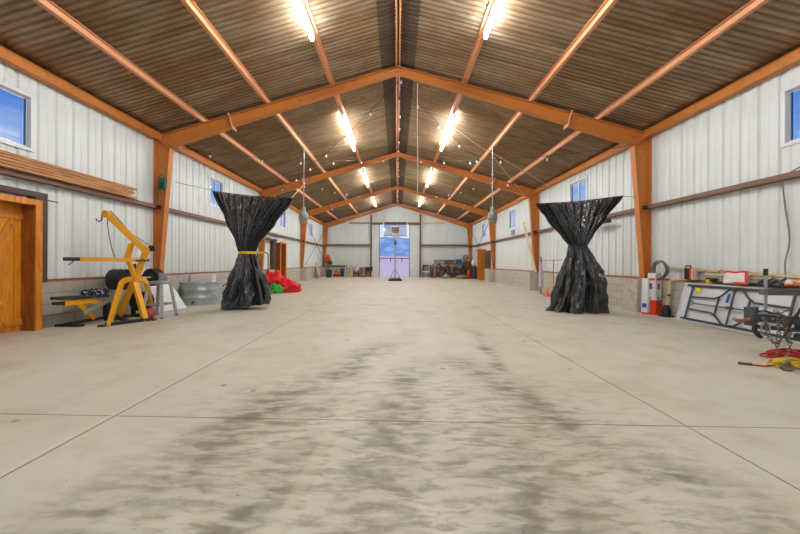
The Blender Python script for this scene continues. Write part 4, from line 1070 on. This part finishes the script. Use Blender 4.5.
b1((0, -.088, .82), (.15, .004, .05), 'printed_band', 'redp'); b1((.0, -.088, .66), (.05, .004, .13), 'printed_picture', 'dgrey'); b1((.0, -.088, .38), (.05, .004, .05), 'printed_logo', 'blue')
r2, b2_ = carton(5.87, 7.8, .1, .14, .84, .3, 'shorter white carton standing left of the taller one by the right pier', .04, .02)
b2_((-.052, 0, .2), (.004, .1, .1), 'printed_logo', 'blue')
co = MB()
for i in range(7):
    r = .2-.006*(i % 3); co.tube([(6.1+.03*(i % 3)+.012*math.sin(k*.42+i), 7.72+r*math.cos(2*PI*k/30), 1.05+r*math.sin(2*PI*k/30)+.012*math.sin(i*2.1)) for k in range(30)], .013, 6, True)
tag(co.build('hose_coil', M['hose']), 'coiled grey hose resting on the block ledge by the near right column', 'hose')
jh = thing('wood_handled_tool', 'pale wooden post in a black foot standing beside the folding table', 'tool', (6.0, 7.42, 0))
MB().beam((6.03, 7.42, .1), (6.13, 7.42, .82), .045, .045).build('wooden_post', M['palewoodz'], jh)
MB().beam((6.13, 7.42, .83), (6.2, 7.05, .86), .04, .04).build('wooden_arm', M['palewood'], jh)
MB().bx(5.93, 6.12, 7.32, 7.52, .0, .03).lathe([(.08, .03), (.085, .12), (.06, .22), (.05, .26)], (6.03, 7.42, 0), 16).build('black_foot', M['black'], jh)
MB().beam((6.075, 7.42, .46), (6.085, 7.42, .5), .055, .055).build('clip', M['dark'], jh)

# folding table leaning along the wall
ft = thing('folding_table', 'white plastic folding table on its side leaning on the block wall', 'table', (5.9, 6.0, 0))
TB, TT = 5.91, 6.1     # x at floor and at top
yA, yB = 6.9, 4.8     # far end, near end
def tp(u, v, off=0):    # u 0..1 along from far end, v 0..1 up, off towards the room
    n = V(-.76, 0, .25).normalized()
    return V(TB+(TT-TB)*v, yA+(yB-yA)*u, .02+.75*v)+n*off
p = [tp(0, 0), tp(1, 0), tp(1, 1), tp(0, 1)]
MB().prism([q for q in p], V(.04, 0, -.013)).build('table_top', M['whitep'], ft, bevel=.008)
rm = MB(); 
for a, b in ((tp(0, 0, .012), tp(1, 0, .012)), (tp(0, 1, .012), tp(1, 1, .012)), (tp(0, 0, .012), tp(0, 1, .012)), (tp(1, 0, .012), tp(1, 1, .012))): rm.beam(a, b, .022, .022)
rm.build('rim', M['white'], ft)
each('side_rail', M['dark'], ft, MB().beam(tp(.05, .06, .03), tp(.98, .06, .03), .03, .035), MB().beam(tp(.04, .95, .03), tp(.98, .95, .03), .035, .045))
for u in (.1, .9):
    m = MB().tube([tp(u, .07, .045), tp(u, .94, .045)], .018, 8)
    s = 1 if u < .5 else -1
    m.tube([tp(u, .64, .05), tp(u+s*.24, .66, .05), tp(u+s*.29, .74, .05), tp(u+s*.35, .92, .05), tp(u+s*.39, .93, .05)], .017, 8).tube([tp(u, .32, .05), tp(u+s*.24, .30, .05), tp(u+s*.29, .22, .05), tp(u+s*.35, .08, .05), tp(u+s*.39, .07, .05)], .017, 8).tube([tp(u+s*.275, .72, .055), tp(u+s*.275, .26, .055)], .017, 8)
    m.build('folded_leg', M['dark'], ft)
m = MB().tube([tp(.5, .05, .07), tp(.5, .95, .07)], .016, 8).tube([tp(.17, .47, .07), tp(.83, .47, .07)], .012, 6)
m.tube([tp(.1, .6, .07), tp(.17, .47, .07), tp(.1, .34, .07)], .01, 6)
m.tube([tp(.9, .6, .07), tp(.83, .47, .07), tp(.9, .34, .07)], .01, 6)
m.build('centre_brace', M['dark'], ft)
m = MB().box(tp(.5, .47, .09), (.05, .08, .05)); m.build('latch', M['dark'], ft)
q = tp(.15, .83, .03); R_ = Matrix.Rotation(.32, 3, 'Y')
MB().box(q, (.004, .12, .1), R_).build('yellow_label', M['yellowc'], ft)
MB().box(tp(.455, .7, .06), (.02, .03, .17), R_).build('blue_strap', M['blue'], ft)

# lumber and things on the ledge
o = MB().beam((6.24, 7.55, 1.1), (6.24, 4.7, .97), .05, .04).build('lumber_board', M['palewood']); tag(o, 'long pale board along the right block ledge, upper of the two', 'board', 'boards on the right ledge')
o = MB().beam((6.2, 6.62, .99), (6.18, 4.6, .9), .05, .035).build('lumber_board', M['palewood']); tag(o, 'long pale board along the right block ledge, lower of the two', 'board', 'boards on the right ledge')
ps = thing('power_tool', 'black and red power tool standing on the right ledge', 'tool', (6.12, 6.95, .8))
MB().bx(6.08, 6.2, 6.9, 7.06, .85, 1.1).build('body', M['black'], ps, bevel=.03)
MB().tube([(6.06, 6.98, 1.1), (6.06, 6.98, 1.14), (6.16, 6.98, 1.14), (6.16, 6.98, 1.1)], .014, 6).build('handle', M['black'], ps)
MB().bx(6.06, 6.16, 6.85, 6.9, .86, 1.1).build('red_panel', M['redp'], ps, bevel=.008)
MB().bx(6.05, 6.13, 6.8, 6.85, .85, 1.1).build('white_panel', M['palewood'], ps, bevel=.008)
dr = thing('cordless_drill', 'black and yellow drill lying on the right ledge', 'drill', (6.1, 6.48, .8))
MB().tube([(6.12, 6.58, .88), (6.12, 6.42, .88)], .035, 10).tube([(6.12, 6.42, .88), (6.12, 6.37, .88)], .018, 8).build('body', M['black'], dr)
MB().bx(6.08, 6.13, 6.5, 6.56, .8, .88).build('grip', M['yellowc'], dr)
o = MB().beam((6.1, 6.4, .83), (6.12, 5.3, .82), .05, .035).build('black_pipe', M['black']); tag(o, 'black pipe lying along the right ledge behind the bag', 'pipe')
for y, r, lb in ((5.55, .05, 'dark tangled tool beside the red and white bag'), (5.38, .045, 'dark clamp near the grey jack pole on the ledge')):
    o = MB().tube(catmull([(6.08, y+.1, .86), (6.1, y+.02, .93), (6.1, y-.04, .87), (6.12, y-.12, .9)], 4), .02, 7).tube([(6.1, y+.05, .87), (6.1, y-.1, .95)], .014, 6).build('hand_tool', M['dgrey']); tag(o, lb, 'tool')
bg = thing('plastic_bag', 'crumpled red and white plastic bag on the right ledge', 'bag', (6.05, 5.98, .82))
N = 16; vs = []
for side in (1, -1):
    for i in range(N+1):
        for j in range(N+1):
            u, v = i/N, j/N; bulge = .05*math.sin(PI*u)*math.sin(PI*v)**.6+.015*mnoise.noise(V(u*5, v*5, side*3))
            vs.append((6.05+.06*v-side*bulge, 6.2-.42*u+.03*v+.02*mnoise.noise(V(v*3, 1, 2)), .83+.235*v*(1-.25*abs(u-.55))+.02*math.sin(u*9)*v))
W = N+1; off = W*W
fs = [(a*W+b, a*W+b+1, (a+1)*W+b+1, (a+1)*W+b) for a in range(N) for b in range(N)]
MB().add(vs, fs+[tuple(off+k for k in f_) for f_ in fs], True).build('bag_body', M['bag'], bg)
def bagpt(u, v): 
    return V(6.05+.06*v-.05*math.sin(PI*u)*math.sin(PI*v)**.6-.012, 6.2-.42*u+.03*v, .83+.235*v*(1-.25*abs(u-.55))+.02*math.sin(u*9)*v)
def strip(u0, v0, u1, v1, w):
    m = MB(); pts = [bagpt(u0+(u1-u0)*t/8, v0+(v1-v0)*t/8) for t in range(9)]
    for a, b in zip(pts, pts[1:]): m.beam(a, b, .006, w, up=(0, 0, 1) if abs(u1-u0) > abs(v1-v0) else (0, 1, 0))
    return m
s_ = strip(.02, .93, .95, .93, .035); t_ = strip(.93, .95, .97, .06, .045); s_.add(t_.v, t_.f); t_ = strip(.5, .05, .97, .05, .04); s_.add(t_.v, t_.f)
s_.build('red_edging', M['redp'], bg)
MB().tube([bagpt(.05, .95), bagpt(.05, .95)+V(-.02, .06, .04), bagpt(.0, .95)+V(0, .1, .0)], .008, 5).build('drawstring', M['redp'], bg)
o = MB().lathe([(.045, 0), (.05, .06), (.03, .08), (.03, .1)], (6.08, 5.22, .85), 14).build('white_pot', M['carton']); tag(o, 'white and orange pot on the right ledge near the picture edge', 'pot')
MB().lathe([(.047, .0), (.051, .03)], (6.08, 5.22, .85), 14).build('orange_band', M['orangep'], o)
o = MB().beam((6.12, 5.13, .88), (6.12, 4.75, .88), .09, .06).build('orange_case', M['orangep'], bevel=.012); tag(o, 'orange plastic case on the ledge at the right picture edge', 'case')

# implement with chains
im = thing('tow_implement', 'dark steel tow hitch implement with hanging chains at the right picture edge', 'machine', (4.9, 4.25, 0))
MB().beam((4.55, 4.26, .5), (5.65, 4.26, .42), .12, .1).beam((4.6, 4.2, .38), (5.6, 4.2, .31), .05, .05).build('main_beam', M['dark'], im, bevel=.008)
MB().bx(4.57, 4.59, 4.2, 4.34, .38, .62).bx(4.59, 4.75, 4.325, 4.34, .40, .62).build('mounting_plate', M['dark'], im, bevel=.004)
bt = MB()
for z in (.44, .52, .6): bt.lathe([(.014, 0), (.014, .012)], (4.6, 4.32, z), 8, Matrix.Rotation(PI/2, 3, 'X'))
for x in (4.66, 4.78, 4.9, 5.02): bt.lathe([(.016, 0), (.016, .014)], (x, 4.2, .5-.07*(x-4.55)), 8, Matrix.Rotation(PI/2, 3, 'X'))
bt.build('bolts', M['chrome'], im)
MB().tube(catmull([(4.55, 4.25, .47), (4.45, 4.24, .455), (4.36, 4.22, .46), (4.33, 4.22, .475)], 4), [.022]*12+[.028], 8).build('drawbar', M['rust'], im)
jp = MB().tube([(4.84, 4.33, .3), (4.84, 4.33, 1.04)], .017, 10).build('jack_pole', M['pole'], im)
MB().tube([(4.84, 4.33, 1.03), (4.84, 4.33, 1.12)], .023, 10).build('cap', M['black'], jp)
MB().tube([(4.65+.055*math.cos(2*PI*k/24), 4.16, .36+.075*math.sin(2*PI*k/24)) for k in range(24)], .009, 6, True).build('ring', M['chrome'], im)
MB().tube(catmull([(4.57, 4.2, .42), (4.56, 4.2, .34), (4.6, 4.2, .28), (4.64, 4.2, .25)], 4), .025, 8).build('hook', M['rubber'], im)
MB().beam((5.36, 4.3, .44), (5.36, 4.34, 0.01), .05, .05).beam((5.62, 4.3, .42), (5.62, 4.34, 0.01), .05, .05).bx(5.32, 5.7, 4.31, 4.37, 0, .03).build('stand', M['dark'], im)
MB().tube(catmull([(5.1, 4.15, .62), (4.98, 4.12, .55), (4.86, 4.1, .38), (4.84, 4.1, .25), (4.92, 4.12, .2)], 5), .014, 8).tube(catmull([(5.2, 4.1, .72), (5.0, 4.08, .66), (4.95, 4.1, .5)], 5), .012, 7).build('hydraulic_hose', M['rubber'], im)
each('hydraulic_motor', M['dark'], im, MB().lathe([(.001, -.05), (.05, -.05), (.05, .05), (.001, .05)], (5.06, 4.12, .4), 16, Matrix.Rotation(PI/2, 3, 'Y')), MB().lathe([(.04, -.04), (.04, .04)], (5.03, 4.12, .28), 14, Matrix.Rotation(PI/2, 3, 'X')))
MB().tube([(4.62, 4.3, .56), (4.72, 4.24, .58), (4.84, 4.2, .545)], .01, 6).build('lever', M['black'], im)
def chain(pts, r=.02, w=.0055):
    m = MB(); L = 0; acc = []
    P_ = [Vector(p) for p in pts]
    step = r*1.9; i = 0; pos_ = P_[0].copy(); acc.append(pos_.copy())
    for a, b in zip(P_, P_[1:]):
        while (b-pos_).length > step:
            pos_ = pos_+(b-pos_).normalized()*step; acc.append(pos_.copy())
    for k, (a, b) in enumerate(zip(acc, acc[1:])):
        d = (b-a).normalized(); s1 = d.orthogonal().normalized(); s2 = d.cross(s1)
        sd = s1 if k % 2 else s2; c = (a+b)/2
        m.tube([c+d*(r*1.35*math.cos(2*PI*t/14))+sd*(r*.75*math.sin(2*PI*t/14)) for t in range(14)], w, 5, True)
    return m
for pts in ([(4.62, 4.14, .5), (4.62, 4.1, .3), (4.64, 4.08, .22), (4.72, 4.08, .2), (4.78, 4.1, .26)],
            [(4.78, 4.15, .56), (4.74, 4.1, .42), (4.72, 4.08, .28), (4.66, 4.05, .12), (4.64, 4.02, .02)],
            [(4.86, 4.15, .54), (4.8, 4.08, .4), (4.7, 3.95, .2), (4.6, 3.9, .08), (4.47, 3.82, .03)],
            [(4.74, 4.14, .6), (4.84, 4.1, .5), (4.78, 4.08, .42), (4.9, 4.1, .36), (4.8, 4.06, .28), (4.72, 4.0, .3)]):
    chain(catmull(pts, 5)).build('chain', M['scuff'], im)
hk_ = MB().tube([(4.3+.05*math.cos(t), 3.64+.02*math.sin(t*2), .06+.045*math.sin(t)) for t in [2*PI*k/16 for k in range(16)]], .016, 7, True)
hkc = chain(catmull([(4.47, 3.84, .03), (4.4, 3.76, .025), (4.33, 3.68, .05)], 5)); hk_.add(hkc.v, hkc.f, True)
tag(hk_.build('chain_hook', M['scuff']), 'iron grab hook lying on the floor at the end of a chain', 'hook')
gw = MB().box((5.24, 4.2, .825), (1.15, .1, .075), Matrix.Rotation(0, 3, 'Y')).build('weathered_plank', M['greywood'], bevel=.005)
each('upright_bracket', M['dark'], im, MB().bx(5.3, 5.34, 4.17, 4.23, .48, .788), MB().bx(5.56, 5.6, 4.17, 4.23, .46, .788))
tag(gw, 'weathered grey plank lying across the dark implement', 'plank')
# cords
def coil(c, r, n, rr, seed, zt=.02):
    random.seed(seed); pts = []
    for i in range(n*14):
        a = 2*PI*i/14; k_ = i/(n*14)
        pts.append((c[0]+(r[0]*(.75+.25*math.sin(k_*11+seed)))*math.cos(a)+.03*math.sin(k_*17), c[1]+(r[1]*(.75+.25*math.cos(k_*9)))*math.sin(a)+.03*math.cos(k_*23), zt+.07*k_+.012*math.sin(a*3+k_*5)))
    return MB().tube(pts, rr, 6)
m = coil((4.97, 4.16, 0), (.3, .15), 11, .0095, 3, .012)
t_ = MB().tube(catmull([(4.85, 4.05, .012), (4.66, 4.14, .014), (4.7, 4.26, .014), (4.9, 4.26, .05)], 5), .0095, 6); m.add(t_.v, t_.f, True)
tag(m.build('extension_cord', M['redcord']), 'red extension cord coiled on the floor under the implement', 'cord')
m = coil((4.5, 3.78, 0), (.2, .09), 9, .0095, 5, .012)
tag(m.build('extension_cord', M['yelcord']), 'yellow cord coiled on the floor at the right picture edge', 'cord')
ec = thing('cord_end', 'loose end of red cord with dark plug on the bare floor', 'cord', (4.2, 3.8, 0))
MB().tube(catmull([(4.12, 3.82, .012), (4.2, 3.77, .012), (4.3, 3.8, .012), (4.4, 3.86, .012), (4.55, 3.9, .012)], 5), .009, 6).build('cord', M['redcord'], ec)
MB().tube([(4.02, 3.87, .016), (4.12, 3.82, .014)], .016, 8).build('plug', M['olive'], ec)

# ------------------------------------------------------------------ outside
g_ = MB(); prof = [(Y1+.3, -.02), (40, 0), (75, 1.3), (140, 3.2), (300, 7), (900, 20), (1500, 32)]
vs = []; nx = 12
for y, z in prof:
    for i in range(nx+1): vs.append(((-1+2*i/nx)*(60+y*1.1), y, z))
g_.add(vs, [(j*(nx+1)+i, j*(nx+1)+i+1, (j+1)*(nx+1)+i+1, (j+1)*(nx+1)+i) for j in range(len(prof)-1) for i in range(nx)])
vs = [(-80, -120, -.03), (80, -120, -.03), (80, Y1+.3, -.03), (-80, Y1+.3, -.03)]
g_.add(vs, [(0, 1, 2, 3)])
go = struct(g_.build('ground', M['desert']))
mt = MB(); vs = []; nx, ny = 120, 14
for j in range(ny+1):
    for i in range(nx+1):
        x = (-1+2*i/nx)*900; v = j/ny; y = 1400+500*v
        n_ = mnoise.fractal(V(x*.0045, v*1.5, 3.7), 1.0, 2.1, 5)
        rdg = 1-abs(mnoise.noise(V(x*.009+2, v*2, 1)))*1.6
        h = (78+44*n_+30*rdg)*math.sin(PI*min(v*1.0, 1))**.8
        vs.append((x, y, 28+max(h, 0)))
mt.add(vs, [(j*(nx+1)+i, j*(nx+1)+i+1, (j+1)*(nx+1)+i+1, (j+1)*(nx+1)+i) for j in range(ny) for i in range(nx)], False)
struct(mt.build('mountains', M['mount'], norm=False))
fn = thing('ranch_fence', 'dark pipe fence across the pale ground outside the doorway', 'fence', (0, 80, 1.3))
MB().tube([(-9, 80, 2.35), (-4, 79.8, 2.33), (3, 80, 2.3), (9, 80.2, 2.2)], .1, 6).build('rail', M['dark'], fn)
for x in (-7, -4.3, -1.6, 1.2, 4.0, 7): MB().tube([(x, 80, 1.2), (x, 80, 2.4)], .11, 6).build('post', M['dark'], fn)

# ------------------------------------------------------------------ world
w = bpy.data.worlds.new('World'); SC.world = w; w.use_nodes = True; nt = w.node_tree; g = G(nt)
bg_ = nt.nodes['Background']
tc = g.n('ShaderNodeTexCoord').outputs['Generated']; sp = g.n('ShaderNodeSeparateXYZ'); g.link(tc, sp.inputs[0])
z = sp.outputs[2]
sky = g.mix(g.ramp(z, .0, .17), lin((236, 236, 248)), lin((150, 192, 242)))
sky = g.mix(g.ramp(z, .16, .36), sky, lin((74, 140, 226)))
sky = g.mix(g.ramp(z, .5, .8), sky, lin((236, 232, 240)))
cv = g.comb(g.math('MULTIPLY', sp.outputs[0], 1.4), g.math('MULTIPLY', sp.outputs[1], 1.4), g.math('MULTIPLY', z, 6))
cl_ = g.ramp(g.noise(cv, 3.2, 6, .6, .4), .42, .66)
sky = g.mix(g.math('MULTIPLY', cl_, g.ramp(z, .34, .1, .18, .85)), sky, lin((240, 238, 248)))
g.link(sky, bg_.inputs[0]); bg_.inputs[1].default_value = 1.0

# ------------------------------------------------------------------ camera
cam = bpy.data.cameras.new('camera'); co_ = bpy.data.objects.new('camera', cam); COL.objects.link(co_)
cam.sensor_width = 36; cam.lens = 320/800*36; cam.clip_start = .05; cam.clip_end = 5000
yaw = math.radians(1.5); roll = math.radians(-.3)
fwd = V(-math.sin(yaw), math.cos(yaw), 0); rt = V(math.cos(yaw), math.sin(yaw), 0); up = V(0, 0, 1)
Rm = Matrix((rt, up, -fwd)).transposed()
co_.matrix_world = Matrix.Translation((0, 0, 1.17)) @ (Rm @ Matrix.Rotation(-roll, 3, 'Z')).to_4x4()
cam.shift_x = .0142; cam.shift_y = -.0051
SC.camera = co_
SC.view_settings.view_transform = 'Standard'; SC.view_settings.look = 'None'
SC.view_settings.exposure = .12; SC.view_settings.gamma = 1; SC.view_settings.use_curve_mapping = False
NEAR = set('leverage_gym weight_bench crumpled_clothes plate_rack weight_plate metal_stool basketball leaning_board stock_tank long_carton fabric_heap hand_cart plastic_float black_hose'.split())
NEARR = set('tall_carton hose_coil wood_handled_tool folding_table power_tool cordless_drill black_pipe hand_tool plastic_bag white_pot orange_case'.split())
for o in bpy.data.objects:
    if '_o' in o: del o['_o']
    b_ = o.name.split('.')[0]
    if o.parent is None and b_ in NEAR: o.location.y += .13
    if o.parent is None and b_ in ('leverage_gym', 'weight_bench', 'crumpled_clothes', 'plate_rack', 'weight_plate', 'basketball'): o.location.x -= .05
    if o.parent is None and b_ in NEARR and b_ != 'folding_table': o.location.y -= .1
    if o.parent is None and b_ == 'plastic_curtain' and o.location.x > 0: o.location.x += .04
